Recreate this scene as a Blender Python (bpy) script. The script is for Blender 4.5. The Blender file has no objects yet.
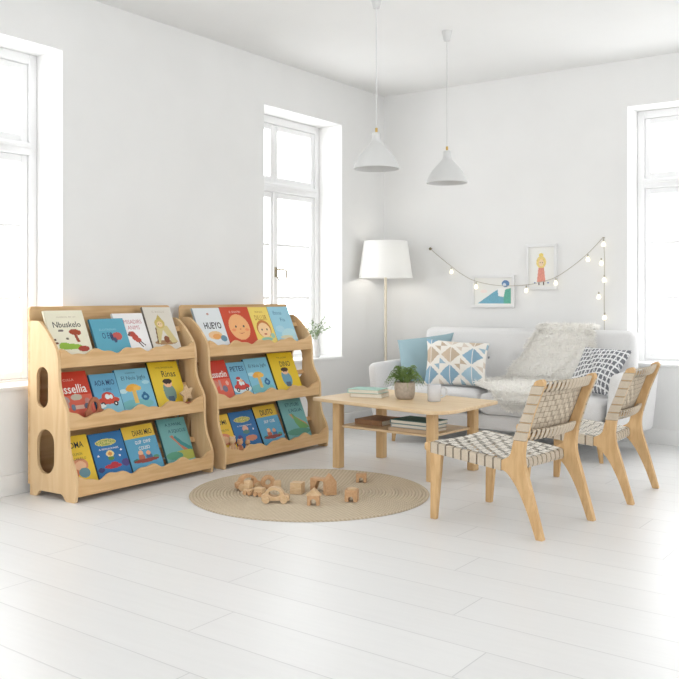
import bpy, bmesh, math, random
from mathutils import Vector, Matrix
random.seed(7)
PI = math.pi
SC = bpy.context.scene
COL = SC.collection

# ------------------------------------------------------------------ helpers
def lin(c):
    return tuple((x/12.92 if x <= .04045 else ((x+.055)/1.055)**2.4) for x in c)
def rgb(r, g, b):
    return lin((r/255, g/255, b/255))

def base_mat(name, color, rough=.6, spec=.3):
    m = bpy.data.materials.new(name); m.use_nodes = True
    b = m.node_tree.nodes['Principled BSDF']
    b.inputs['Base Color'].default_value = (*color, 1)
    b.inputs['Roughness'].default_value = rough
    b.inputs['Specular IOR Level'].default_value = spec
    return m, m.node_tree.nodes, m.node_tree.links, b

def noise_mat(name, color, var=.05, scale=30, rough=.7, spec=.25, bump=.0, bscale=None, stretch=(1, 1, 1), sheen=0):
    m, N, L, b = base_mat(name, color, rough, spec)
    tc = N.new('ShaderNodeTexCoord'); mp = N.new('ShaderNodeMapping'); mp.inputs['Scale'].default_value = stretch
    L.new(tc.outputs['Object'], mp.inputs['Vector'])
    no = N.new('ShaderNodeTexNoise'); no.inputs['Scale'].default_value = scale; no.inputs['Detail'].default_value = 4
    L.new(mp.outputs[0], no.inputs['Vector'])
    cr = N.new('ShaderNodeValToRGB')
    cr.color_ramp.elements[0].position = .3; cr.color_ramp.elements[1].position = .7
    cr.color_ramp.elements[0].color = (*[max(0, c*(1-var)) for c in color], 1)
    cr.color_ramp.elements[1].color = (*[min(1, c*(1+var)) for c in color], 1)
    L.new(no.outputs['Fac'], cr.inputs[0]); L.new(cr.outputs[0], b.inputs['Base Color'])
    if bump:
        n2 = N.new('ShaderNodeTexNoise'); n2.inputs['Scale'].default_value = bscale or scale*4; n2.inputs['Detail'].default_value = 3
        L.new(mp.outputs[0], n2.inputs['Vector'])
        bp = N.new('ShaderNodeBump'); bp.inputs['Strength'].default_value = bump; bp.inputs['Distance'].default_value = .004
        L.new(n2.outputs['Fac'], bp.inputs['Height']); L.new(bp.outputs[0], b.inputs['Normal'])
    if sheen:
        b.inputs['Sheen Weight'].default_value = sheen
    return m

def wood_mat(name, color, dark, stretch, scale=6, rough=.5, band=.35):
    m, N, L, b = base_mat(name, color, rough, .3)
    tc = N.new('ShaderNodeTexCoord'); mp = N.new('ShaderNodeMapping'); mp.inputs['Scale'].default_value = stretch
    L.new(tc.outputs['Object'], mp.inputs['Vector'])
    n1 = N.new('ShaderNodeTexNoise'); n1.inputs['Scale'].default_value = scale; n1.inputs['Detail'].default_value = 6
    n1.inputs['Distortion'].default_value = .8
    L.new(mp.outputs[0], n1.inputs['Vector'])
    cr = N.new('ShaderNodeValToRGB'); e = cr.color_ramp.elements
    e[0].position = band; e[0].color = (*dark, 1); e[1].position = .68; e[1].color = (*color, 1)
    L.new(n1.outputs['Fac'], cr.inputs[0]); L.new(cr.outputs[0], b.inputs['Base Color'])
    bp = N.new('ShaderNodeBump'); bp.inputs['Strength'].default_value = .08; bp.inputs['Distance'].default_value = .002
    L.new(n1.outputs['Fac'], bp.inputs['Height']); L.new(bp.outputs[0], b.inputs['Normal'])
    return m

def attr_mat(name, rough=.45, bump=0, bscale=300):
    m, N, L, b = base_mat(name, (1, 1, 1), rough, .3)
    a = N.new('ShaderNodeAttribute'); a.attribute_name = 'Col'
    L.new(a.outputs['Color'], b.inputs['Base Color'])
    if bump:
        tc = N.new('ShaderNodeTexCoord'); n2 = N.new('ShaderNodeTexNoise'); n2.inputs['Scale'].default_value = bscale
        L.new(tc.outputs['Object'], n2.inputs['Vector'])
        bp = N.new('ShaderNodeBump'); bp.inputs['Strength'].default_value = bump; bp.inputs['Distance'].default_value = .003
        L.new(n2.outputs['Fac'], bp.inputs['Height']); L.new(bp.outputs[0], b.inputs['Normal'])
    return m

def link(name, bm, mats, parent=None, smooth=None, loc=None, rot=None):
    me = bpy.data.meshes.new(name)
    bmesh.ops.recalc_face_normals(bm, faces=bm.faces[:])
    bm.to_mesh(me); bm.free()
    for m in (mats if isinstance(mats, (list, tuple)) else [mats]): me.materials.append(m)
    if smooth is not None:
        for p in me.polygons: p.use_smooth = True
        if smooth > 0: me.set_sharp_from_angle(angle=math.radians(smooth))
    o = bpy.data.objects.new(name, me); COL.objects.link(o)
    if parent: o.parent = parent
    if loc: o.location = loc
    if rot: o.rotation_euler = rot
    return o

def tag(o, label=None, cat=None, group=None, kind=None):
    if label: o['label'] = label
    if cat: o['category'] = cat
    if group: o['group'] = group
    if kind: o['kind'] = kind
    return o

def thing(name, label, cat, loc=(0, 0, 0), rz=0, group=None, kind=None):
    o = bpy.data.objects.new(name, None); COL.objects.link(o)
    o.empty_display_size = .05
    o.location = loc; o.rotation_euler = (0, 0, rz)
    return tag(o, label, cat, group, kind)

def copy_tree(o, parent=None):
    c = o.copy(); COL.objects.link(c)
    if parent: c.parent = parent
    for ch in list(o.children): copy_tree(ch, c)
    return c

def box(bm, x0, x1, y0, y1, z0, z1, r=0, seg=2, mat=0, M=None):
    ret = bmesh.ops.create_cube(bm, size=1)
    vs = ret['verts']
    for v in vs:
        v.co = Vector(((x0+x1)/2 + v.co.x*(x1-x0), (y0+y1)/2 + v.co.y*(y1-y0), (z0+z1)/2 + v.co.z*(z1-z0)))
    fs = set(f for v in vs for f in v.link_faces)
    for f in fs: f.material_index = mat
    if r:
        es = list(set(e for v in vs for e in v.link_edges))
        res = bmesh.ops.bevel(bm, geom=es, offset=r, segments=seg, profile=.5, affect='EDGES')
        for f in res['faces']: f.material_index = mat
        vs = list(set(v for f in list(fs)+res['faces'] if f.is_valid for v in f.verts))
    if M:
        for v in vs: v.co = M @ v.co
    return vs

def tube(bm, pts, rad, seg=10, cap=True, mat=0):
    pts = [Vector(p) for p in pts]; rings = []
    n = len(pts)
    up = Vector((0, 0, 1))
    d0 = (pts[1]-pts[0]).normalized()
    if abs(d0.dot(up)) > .95: up = Vector((1, 0, 0))
    a = d0.cross(up).normalized()
    for i, p in enumerate(pts):
        d = (pts[min(i+1, n-1)]-pts[max(i-1, 0)]).normalized()
        a = (a - d*a.dot(d)).normalized(); b = d.cross(a)
        r = rad[i] if isinstance(rad, (list, tuple)) else rad
        rings.append([bm.verts.new(p + (a*math.cos(2*PI*k/seg) + b*math.sin(2*PI*k/seg))*r) for k in range(seg)])
    for i in range(n-1):
        for k in range(seg):
            f = bm.faces.new((rings[i][k], rings[i][(k+1) % seg], rings[i+1][(k+1) % seg], rings[i+1][k])); f.material_index = mat
    if cap:
        for rg in (rings[0], rings[-1]):
            f = bm.faces.new(rg); f.material_index = mat

def lathe(bm, prof, seg=48, c=(0, 0, 0), mat=0, close=False):
    rings = []
    for r, z in prof:
        if r < 1e-6: rings.append([bm.verts.new((c[0], c[1], c[2]+z))])
        else: rings.append([bm.verts.new((c[0]+r*math.cos(2*PI*k/seg), c[1]+r*math.sin(2*PI*k/seg), c[2]+z)) for k in range(seg)])
    pr = list(zip(rings, rings[1:]))
    if close: pr.append((rings[-1], rings[0]))
    for A, B in pr:
        for k in range(seg):
            a, a2, b, b2 = A[k % len(A)], A[(k+1) % len(A)], B[k % len(B)], B[(k+1) % len(B)]
            vs = []
            for v in (a, a2, b2, b):
                if v not in vs: vs.append(v)
            if len(vs) >= 3:
                f = bm.faces.new(vs); f.material_index = mat

def prism(bm, outer, holes, t, fmap, mat=0):
    """outline (with holes) in a 2-D plane, extruded by t; fmap(a, b, c) -> Vector"""
    b2 = bmesh.new(); es = []
    for loop in [outer]+list(holes):
        vs = [b2.verts.new((p[0], p[1], 0)) for p in loop]
        for i in range(len(vs)): es.append(b2.edges.new((vs[i], vs[(i+1) % len(vs)])))
    if holes:
        bmesh.ops.triangle_fill(b2, use_beauty=True, use_dissolve=False, edges=es)
    else:
        b2.faces.new([e.verts[0] for e in es])
        b2.faces.ensure_lookup_table()
    r = bmesh.ops.extrude_face_region(b2, geom=b2.faces[:], use_keep_orig=True)
    for v in [g for g in r['geom'] if isinstance(g, bmesh.types.BMVert)]: v.co.z += t
    mp = {}
    for v in b2.verts: mp[v] = bm.verts.new(fmap(v.co.x, v.co.y, v.co.z))
    for f in b2.faces:
        nf = bm.faces.new([mp[v] for v in f.verts]); nf.material_index = mat
    b2.free()
    return list(mp.values())

def bevel_mod(o, w, seg=2, ang=35):
    m = o.modifiers.new('soft_edge', 'BEVEL'); m.width = w; m.segments = seg; m.limit_method = 'ANGLE'; m.angle_limit = math.radians(ang)
    m.harden_normals = False
    return o

def spline(pts, n=6):
    """Catmull-Rom through 2-D or 3-D points"""
    P = [Vector(p) for p in pts]; out = []
    for i in range(len(P)-1):
        p0 = P[max(i-1, 0)]; p1 = P[i]; p2 = P[i+1]; p3 = P[min(i+2, len(P)-1)]
        for k in range(n):
            t = k/n
            out.append(.5*((2*p1)+(-p0+p2)*t+(2*p0-5*p1+4*p2-p3)*t*t+(-p0+3*p1-3*p2+p3)*t**3))
    out.append(P[-1]); return out

def round_poly(pts, r=.01, n=4):
    out = []
    m = len(pts)
    for i in range(m):
        p = Vector(pts[i][:2]); a = Vector(pts[i-1][:2]); b = Vector(pts[(i+1) % m][:2])
        rr = pts[i][2] if len(pts[i]) > 2 else r
        if rr <= 0: out.append(tuple(p)); continue
        da, db = (a-p), (b-p)
        rr1 = min(rr, da.length*.48); rr2 = min(rr, db.length*.48)
        s = p+da.normalized()*rr1; e = p+db.normalized()*rr2
        for k in range(n+1):
            t = k/n; q = s*(1-t)**2 + p*2*t*(1-t) + e*t*t
            out.append(tuple(q))
    return out

# ------------------------------------------------------------------ materials
M_wall = noise_mat('wall_plaster', (.86, .857, .845), .012, 3, .9, .1, .05, 160)
M_ceil = noise_mat('ceiling_plaster', (.89, .89, .88), .01, 2, .95, .1)
M_trim = noise_mat('trim_paint', (.88, .88, .87), .01, 5, .5, .3)
M_sash = noise_mat('sash_paint', (.92, .92, .92), .01, 5, .4, .35)
M_woodL = wood_mat('birch_long', rgb(231, 195, 147), rgb(215, 174, 124), (14, 1.2, 14), 2.2)
M_woodV = wood_mat('birch_upright', rgb(235, 204, 160), rgb(222, 185, 137), (8, 8, .9), 2.0)
M_oak = wood_mat('ash_wood', rgb(222, 186, 134), rgb(204, 164, 110), (6, 6, 1.2), 5)
M_tabletop = wood_mat('pale_beech', rgb(236, 211, 174), rgb(225, 195, 153), (1.2, 12, 12), 3, .4)
M_tableleg = wood_mat('beech_leg', rgb(228, 196, 150), rgb(214, 178, 130), (9, 9, 1), 4)
M_chairw = wood_mat('chair_ash', rgb(223, 187, 138), rgb(206, 166, 117), (6, 6, 1.2), 7)
M_toy = wood_mat('toy_beech', rgb(229, 200, 162), rgb(214, 180, 138), (6, 20, 20), 5)
M_toyd = wood_mat('toy_cherry', rgb(216, 176, 136), rgb(202, 158, 116), (20, 6, 20), 5)
M_toyred = noise_mat('toy_red_stain', rgb(178, 112, 82), .08, 60, .5)
M_fab = noise_mat('sofa_linen', rgb(228, 227, 226), .06, 260, .9, .1, .35, 900, sheen=.2)
M_button = noise_mat('button_linen', rgb(150, 152, 155), .05, 200, .7)
M_strap = noise_mat('cotton_strap', rgb(208, 194, 174), .05, 150, .85, .1, .2, 700)
M_strapedge2 = noise_mat('strap_edge_beige', rgb(158, 140, 118), .06, 150, .9, .1)
M_strapedge = noise_mat('strap_edge', rgb(112, 106, 100), .06, 150, .9, .1)
M_strapw = noise_mat('cotton_strap_pale', rgb(236, 230, 219), .03, 150, .85, .1, .2, 700)
M_metal_w = noise_mat('white_enamel', (.70, .70, .69), .01, 20, .45, .4)
M_shadein = noise_mat('shade_inside', (.8, .8, .78), .01, 20, .6, .2)
M_cord = noise_mat('cord_white', (.7, .7, .69), .02, 40, .6, .2)
M_brass, N_, L_, b_ = base_mat('brass', rgb(196, 164, 96), .28, .5); b_.inputs['Metallic'].default_value = 1
M_steel, N_, L_, b_ = base_mat('brushed_nickel', rgb(150, 140, 118), .5, .5); b_.inputs['Metallic'].default_value = 1
M_pole = noise_mat('lamp_pole_finish', rgb(224, 214, 194), .03, 30, .35, .5)
M_fleece = noise_mat('fleece', (.93, .915, .88), .03, 40, .95, .05)
M_fleece2 = noise_mat('fleece_strands', (.97, .955, .92), .02, 25, .9, .02)
_n, _l = M_fleece2.node_tree.nodes, M_fleece2.node_tree.links
_t = _n.new('ShaderNodeBsdfTranslucent'); _m = _n.new('ShaderNodeMixShader'); _m.inputs[0].default_value = .5
_t.inputs[0].default_value = (.98, .965, .93, 1)
_o = [q for q in _n if q.type == 'OUTPUT_MATERIAL'][0]; _p = [q for q in _n if q.type == 'BSDF_PRINCIPLED'][0]
_l.new(_p.outputs[0], _m.inputs[1]); _l.new(_t.outputs[0], _m.inputs[2]); _l.new(_m.outputs[0], _o.inputs[0])
M_paper = noise_mat('paper_pages', rgb(240, 234, 220), .03, 400, .8, .1, stretch=(1, 1, 30))
M_cover = attr_mat('printed_cover', .38)
M_cloth = attr_mat('printed_cloth', .9, .35, 500)
M_art = attr_mat('drawing_paper', .85)
M_text = {}
def text_mat(key, c):
    if key not in M_text: M_text[key] = noise_mat('ink_'+key, rgb(*c), .02, 50, .5, .2)
    return M_text[key]
M_pot = noise_mat('stoneware_grey', rgb(184, 172, 158), .12, 60, .65, .25, .1, 200)
M_soil = noise_mat('soil', rgb(70, 55, 42), .3, 120, .95, .1, .5, 200)
M_leaf = noise_mat('fern_green', rgb(130, 156, 88), .3, 25, .5, .3)
M_leaf2 = noise_mat('sprig_green', rgb(130, 150, 108), .15, 25, .6, .3)
M_mug = noise_mat('mug_glaze', rgb(216, 216, 218), .02, 30, .25, .5)
M_vase = noise_mat('vase_glaze', (.8, .8, .8), .02, 30, .25, .5)
M_mint = noise_mat('mint_cloth', rgb(178, 212, 200), .04, 200, .7)
M_teal = noise_mat('teal_cloth', rgb(100, 140, 140), .05, 200, .7)
M_bluegrey = noise_mat('bluegrey_cloth', rgb(196, 203, 204), .04, 200, .7)
M_tan = noise_mat('tan_cloth', rgb(206, 180, 150), .04, 200, .7)
M_sand = noise_mat('sand_cloth', rgb(214, 198, 176), .04, 200, .7)
M_brown = noise_mat('brown_leather', rgb(160, 122, 90), .1, 60, .55, .3, .15)
M_cable = noise_mat('garland_cable', rgb(186, 180, 166), .03, 60, .6)
M_mat = noise_mat('frame_paint', (.83, .83, .82), .01, 10, .45, .3)

# glass: thin clear pane
M_glass = bpy.data.materials.new('window_glass'); M_glass.use_nodes = True
nt = M_glass.node_tree; nt.nodes.clear()
out = nt.nodes.new('ShaderNodeOutputMaterial'); tr = nt.nodes.new('ShaderNodeBsdfTransparent'); gl = nt.nodes.new('ShaderNodeBsdfGlossy')
gl.inputs['Roughness'].default_value = .02
mx = nt.nodes.new('ShaderNodeMixShader'); mx.inputs[0].default_value = .04
nt.links.new(tr.outputs[0], mx.inputs[1]); nt.links.new(gl.outputs[0], mx.inputs[2]); nt.links.new(mx.outputs[0], out.inputs[0])

# lamp shade: diffuse + translucent
M_shade = bpy.data.materials.new('linen_shade'); M_shade.use_nodes = True
nt = M_shade.node_tree; nt.nodes.clear()
out = nt.nodes.new('ShaderNodeOutputMaterial'); di = nt.nodes.new('ShaderNodeBsdfDiffuse'); tl = nt.nodes.new('ShaderNodeBsdfTranslucent')
no = nt.nodes.new('ShaderNodeTexNoise'); no.inputs['Scale'].default_value = 200
cr = nt.nodes.new('ShaderNodeValToRGB'); cr.color_ramp.elements[0].color = (.92, .92, .91, 1); cr.color_ramp.elements[1].color = (.95, .95, .94, 1)
nt.links.new(no.outputs['Fac'], cr.inputs[0]); nt.links.new(cr.outputs[0], di.inputs[0]); nt.links.new(cr.outputs[0], tl.inputs[0])
ad = nt.nodes.new('ShaderNodeMixShader'); ad.inputs[0].default_value = .4
nt.links.new(di.outputs[0], ad.inputs[1]); nt.links.new(tl.outputs[0], ad.inputs[2]); nt.links.new(ad.outputs[0], out.inputs[0])

# glowing bulb
M_bulb = bpy.data.materials.new('warm_bulb'); M_bulb.use_nodes = True
b = M_bulb.node_tree.nodes['Principled BSDF']; b.inputs['Base Color'].default_value = (1, .93, .75, 1)
b.inputs['Emission Color'].default_value = (1, .90, .66, 1); b.inputs['Emission Strength'].default_value = 1.6

# floor: long white boards running along x, 0.215 m wide
def floor_mat():
    m, N, L, b = base_mat('white_floorboards', (.8, .79, .775), .34, .35)
    tc = N.new('ShaderNodeTexCoord'); sp = N.new('ShaderNodeSeparateXYZ'); L.new(tc.outputs['Object'], sp.inputs[0])
    def mth(op, a, b_=None, c=None):
        n = N.new('ShaderNodeMath'); n.operation = op
        for i, v in enumerate((a, b_, c)):
            if v is None: continue
            if isinstance(v, (int, float)): n.inputs[i].default_value = v
            else: L.new(v, n.inputs[i])
        return n.outputs[0]
    ysk = mth('ADD', sp.outputs['Y'], mth('MULTIPLY', mth('SUBTRACT', sp.outputs['X'], 2.0), .045))
    yy = mth('DIVIDE', mth('SUBTRACT', -4.065, ysk), .223)
    row = mth('FLOOR', yy); fy = mth('SUBTRACT', yy, row)
    xs = mth('DIVIDE', mth('SUBTRACT', mth('SUBTRACT', sp.outputs['X'], 4.03), mth('MULTIPLY', row, 1.12)), 2.0)
    cx = mth('FLOOR', xs); fx = mth('SUBTRACT', xs, cx)
    ey = mth('MULTIPLY', mth('MINIMUM', fy, mth('SUBTRACT', 1.0, fy)), .223)
    ex = mth('MULTIPLY', mth('MINIMUM', fx, mth('SUBTRACT', 1.0, fx)), 2.0)
    ed = mth('MINIMUM', ex, ey)
    gap = N.new('ShaderNodeMapRange'); gap.interpolation_type = 'SMOOTHSTEP'
    gap.inputs['From Min'].default_value = .0006; gap.inputs['From Max'].default_value = .0032
    L.new(ed, gap.inputs['Value'])
    cv = N.new('ShaderNodeCombineXYZ'); L.new(row, cv.inputs[0]); L.new(cx, cv.inputs[1])
    wn = N.new('ShaderNodeTexWhiteNoise'); L.new(cv.outputs[0], wn.inputs['Vector'])
    mp = N.new('ShaderNodeMapping'); mp.inputs['Scale'].default_value = (1.2, 16, 1); L.new(tc.outputs['Object'], mp.inputs['Vector'])
    no = N.new('ShaderNodeTexNoise'); no.inputs['Scale'].default_value = 3; no.inputs['Detail'].default_value = 5; L.new(mp.outputs[0], no.inputs['Vector'])
    v = mth('ADD', mth('MULTIPLY', wn.outputs['Value'], .03), mth('MULTIPLY', no.outputs['Fac'], .05))
    v = mth('ADD', v, .825)
    v = mth('MULTIPLY', v, mth('ADD', mth('MULTIPLY', gap.outputs[0], .22), .78))
    cc = N.new('ShaderNodeCombineColor')
    L.new(v, cc.inputs[0]); L.new(mth('MULTIPLY', v, .995), cc.inputs[1]); L.new(mth('MULTIPLY', v, .985), cc.inputs[2])
    L.new(cc.outputs[0], b.inputs['Base Color'])
    bp = N.new('ShaderNodeBump'); bp.inputs['Strength'].default_value = .35; bp.inputs['Distance'].default_value = .002
    L.new(gap.outputs[0], bp.inputs['Height']); L.new(bp.outputs[0], b.inputs['Normal'])
    return m
M_floor = floor_mat()

# ------------------------------------------------------------------ the room
RX, RY, CH, WT = 7.5, -10.0, 2.903, .36
bm = bmesh.new(); box(bm, -WT, RX+WT, RY-WT, WT, -.1, 0)
tag(link('floor', bm, M_floor), kind='structure')
bm = bmesh.new(); box(bm, -WT, RX+WT, RY-WT, WT, CH, CH+.1)
tag(link('ceiling', bm, M_ceil), kind='structure')

def wall(name, spans, opens, axis, at=0):
    """axis 'x': the wall stands at x<0 and runs along y; axis 'y': at y>0, running along x"""
    bm = bmesh.new()
    a0, a1 = spans
    cuts = sorted(opens)
    def blk(p, q, z0, z1):
        if q-p < 1e-4: return
        if axis == 'x': box(bm, *((-WT, 0) if at == 0 else (at, at+WT)), p, q, z0, z1)
        else: box(bm, p, q, *((0, WT) if at == 0 else (at-WT, at)), z0, z1)
    cur = a0
    for p, q, z0, z1 in cuts:
        blk(cur, p, 0, CH); blk(p, q, 0, z0); blk(p, q, z1, CH); cur = q
    blk(cur, a1, 0, CH)
    bmesh.ops.remove_doubles(bm, verts=bm.verts[:], dist=1e-5)
    tag(link(name, bm, M_wall), kind='structure')
ZB, ZT = .58, 2.549
W1 = (-4.72, -3.497); W2 = (-1.67, -.656); W3 = (2.197, 3.40)
wall('wall_left', (RY, 0), [(W1[0], W1[1], ZB, ZT), (W2[0], W2[1], ZB, ZT)], 'x')
wall('wall_back', (-WT, RX), [(W3[0], W3[1], ZB, ZT)], 'y')
wall('wall_right', (RY, 0), [(-3.9, -1.6, ZB, ZT)], 'x', RX)  # out of view; opening added to let in side fill light
wall('wall_front', (-WT, RX+WT), [(.7, 3.1, .75, 2.7), (4.3, 6.7, .75, 2.7)], 'y', RY)  # behind the camera; openings added and sized for frontal fill light
for nm, b3 in (('baseboard_left', (0, .015, RY, 0, 0, .115)), ('baseboard_back', (.015, RX, -.015, 0, 0, .115))):
    bm = bmesh.new(); box(bm, *b3, r=.004, seg=2); tag(link(nm, bm, M_trim, smooth=30), kind='structure')

def window(name, u0, u1, um, fmap, handle=True):
    """u0,u1 opening along the wall, um mullion centre; fmap(u, d, z): d = depth into the wall"""
    root = thing(name, None, None, kind='structure')
    def put(nm, boxes, mat, r=.004, parent=root):
        bm = bmesh.new()
        for (a, b_, c, d, e, f) in boxes:
            vs = box(bm, a, b_, c, d, e, f, r=r, seg=1)
            for v in vs: v.co = fmap(*v.co)
        return link(nm, bm, mat, parent, smooth=30)
    F = .055
    put('frame', [(u0, u0+F, .24, .32, ZB, ZT), (u1-F, u1, .24, .32, ZB, ZT), (u0+F, u1-F, .24, .32, ZT-.06, ZT), (u0+F, u1-F, .24, .32, ZB, ZB+.035),
                  (u0+F, u1-F, .228, .32, 1.945, 2.02), (u0+F, u1-F, .215, .228, 1.985, 2.01)], M_sash)
    def sash(a, b_, z0, z1, muntins):
        s = .046
        bx = [(a, a+s, .252, .30, z0, z1), (b_-s, b_, .252, .30, z0, z1), (a+s, b_-s, .252, .30, z1-s, z1), (a+s, b_-s, .252, .30, z0, z0+s)]
        bx += [(a+s, b_-s, .262, .29, z-.012, z+.012) for z in muntins]
        o = put('sash', bx, M_sash)
        bm = bmesh.new(); vs = box(bm, a+s*.8, b_-s*.8, .274, .277, z0+s*.8, z1-s*.8)
        for v in vs: v.co = fmap(*v.co)
        link('pane', bm, M_glass, o)
    for a, b_ in ((u0+F, um), (um, u1-F)):
        sash(a+.001, b_-.001, ZB+.036, 1.944, (1.093, 1.522))
        sash(a+.001, b_-.001, 2.021, ZT-.061, ())
    put('mullion_cover', [(um-.022, um+.022, .24, .252, ZB+.036, 1.944)], M_sash, .003)
    if handle:
        bm = bmesh.new()
        vs = box(bm, um-.012, um+.012, .229, .24, 1.26, 1.34, r=.003)
        for v in vs: v.co = fmap(*v.co)
        tube(bm, [fmap(um, .23, 1.32), fmap(um, .20, 1.32), fmap(um+.02, .195, 1.325), fmap(um+.085, .195, 1.315), fmap(um+.09, .195, 1.25)], .007, 8)
        tube(bm, [fmap(um, .23, 1.27), fmap(um-.02, .205, 1.265), fmap(um+.01, .2, 1.22)], .006, 8)
        link('handle', bm, M_steel, root, smooth=40)
    # sill board
    bm = bmesh.new()
    vs = box(bm, u0-.0, u1+.0, -.018, .238, ZB, ZB+.022, r=.004)
    for v in vs: v.co = fmap(*v.co)
    link('sill', bm, M_trim, root, smooth=30)
    return root
fl = lambda u, d, z: Vector((-d, u, z))
fb = lambda u, d, z: Vector((u, d, z))
window('window_1', W1[0], W1[1], -4.10, fl)
window('window_2', W2[0], W2[1], -1.245, fl)
window('window_3', W3[0], W3[1], 2.80, fb)

# ------------------------------------------------------------------ bookcases
def bookcase(name, label, y0, y1):
    root = thing(name, label, 'bookcase', (0, (y0+y1)/2, 0), 0, 'matching display bookcases')
    hw = (y1-y0)/2; T = .018
    prof = round_poly([(.078, 0, .004), (.135, 0, .012), (.16, .035, .02), (.36, .035, .02), (.385, 0, .012), (.462, 0, .008), (.47, .05, .01), (.473, .145, .05),
                       (.405, .27, .10), (.402, .44, .05), (.400, .485, .05), (.328, .60, .10), (.325, .72, .05), (.318, .80, .06), (.26, .875, .10), (.20, .935, .08), (.15, .968, .02), (.078, .968, .003)], n=5)
    def slot(cx, cz, w, h):
        r = w/2; pts = []
        for k in range(13):
            a = PI*k/12; pts.append((cx+r*math.cos(a), cz+h/2-r+r*math.sin(a)))
        for k in range(13):
            a = PI+PI*k/12; pts.append((cx+r*math.cos(a), cz-h/2+r+r*math.sin(a)))
        return pts
    holes = [slot(.187, .603, .10, .225), slot(.215, .252, .15, .245)]
    for s in (-1, 1):
        bm = bmesh.new()
        ys = -hw if s < 0 else hw-T
        prism(bm, prof, holes, T, lambda a, b_, c: Vector((a, ys+c, b_)))
        bevel_mod(link('side_panel', bm, M_woodV, root), .003, 2)
    # back panel with rounded crest that overhangs the sides
    bm = bmesh.new()
    bp = round_poly([(-hw, .06, 0), (hw, .06, 0), (hw, .962, 0), (hw+.003, .962, .001), (hw+.003, 1.047, .025), (-hw-.003, 1.047, .025), (-hw-.003, .962, .001), (-hw, .962, 0)], n=5)
    prism(bm, bp, [], .017, lambda a, b_, c: Vector((.059+c, a, b_)))
    bevel_mod(link('back_panel', bm, M_woodL, root), .003, 2)
    iw = hw-T-.0005
    for x0, xf, zf, zl, zt in ((.079, .306, .715, .712, .805), (.079, .381, .38, .378, .468), (.079, .455, .035, .03, .128)):
        bm = bmesh.new(); box(bm, x0, xf, -iw, iw, zf, zf+.014); link('shelf', bm, M_woodL, root)
        # wavy front lip
        top = []
        n = 90
        for k in range(n+1):
            t = k/n; y = -iw+2*iw*t
            w = .0125*math.cos(2*PI*t*4.0)+.006*math.sin(2*PI*t*9+x0*30+zf*7)
            e = min(t, 1-t)
            e = max(0, 1-e/.07)
            top.append((y, zt+w*(1-e)-.012*(1-e)+.014*e*e))
        # only the front edge of the outline is traced; built in the y-z plane
        out_ = [(-iw, zl), (iw, zl)] + top[::-1]
        bm = bmesh.new()
        b2 = []
        f0 = [bm.verts.new((xf+.0005, y, z)) for y, z in top]; f1 = [bm.verts.new((xf+.018, y, z)) for y, z in top]
        g0 = [bm.verts.new((xf+.0005, y, zl)) for y, z in top]; g1 = [bm.verts.new((xf+.018, y, zl)) for y, z in top]
        for k in range(n):
            bm.faces.new((f0[k], f0[k+1], f1[k+1], f1[k])); bm.faces.new((g0[k], g1[k], g1[k+1], g0[k+1]))
            bm.faces.new((f1[k], f1[k+1], g1[k+1], g1[k])); bm.faces.new((f0[k], g0[k], g0[k+1], f0[k+1]))
        bm.faces.new((f0[0], f1[0], g1[0], g0[0])); bm.faces.new((f0[n], g0[n], g1[n], f1[n]))
        bevel_mod(link('wavy_lip', bm, M_woodL, root), .003, 2, 50)
    # slats the books lean against
    s, c = math.sin(math.radians(24)), math.cos(math.radians(24))
    for x0, z0, h in ((.285, .73, .19), (.34, .395, .17), (.41, .05, .17)):
        bm = bmesh.new()
        off = -.0215
        ax, az = x0-s*h+off*c, z0+c*h+off*s
        vs = box(bm, -.006, .006, -iw, iw, -.016, .016, r=.002)
        R = Matrix.Rotation(-math.radians(24), 4, 'Y')
        for v in vs: v.co = R @ v.co + Vector((ax-.006, 0, az))
        link('book_rest', bm, M_woodL, root)
    return root
BC1 = bookcase('bookcase', 'left wooden display bookcase with wavy lips, nearest the big left window', -3.775, -2.715)
BC2 = bookcase('bookcase', 'right wooden display bookcase with wavy lips, beside the sill with the vase', -2.612, -1.492)

# ------------------------------------------------------------------ picture books
def in_poly(x, y, P):
    c = False; n = len(P); j = n-1
    for i in range(n):
        xi, yi = P[i]; xj, yj = P[j]
        if (yi > y) != (yj > y) and x < (xj-xi)*(y-yi)/(yj-yi)+xi: c = not c
        j = i
    return c
def painter(bg, shapes, grad=None):
    bg = rgb(*bg)
    S = [(s[0], s[1:-1], rgb(*s[-1])) for s in shapes]
    def f(u, v):
        col = bg
        for k, a, c in S:
            if k == 'e':
                cx, cy, rx, ry = a
                if ((u-cx)/rx)**2+((v-cy)/ry)**2 <= 1: col = c
            elif k == 'r':
                if a[0] <= u <= a[2] and a[1] <= v <= a[3]: col = c
            elif k == 'p':
                if in_poly(u, v, a[0]): col = c
        return col
    return f

def grid_face(bm, w, h, z, nx, ny, paint, layer, x0=0, y0=0, mat=0):
    V = [[bm.verts.new((x0+w*i/nx, y0+h*j/ny, z)) for i in range(nx+1)] for j in range(ny+1)]
    cols = {}
    for j in range(ny):
        for i in range(nx):
            f = bm.faces.new((V[j][i], V[j][i+1], V[j+1][i+1], V[j+1][i])); f.material_index = mat
            c = paint((i+.5)/nx, (j+.5)/ny)
            for l in f.loops: l[layer] = (*c, 1)
    return V

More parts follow.
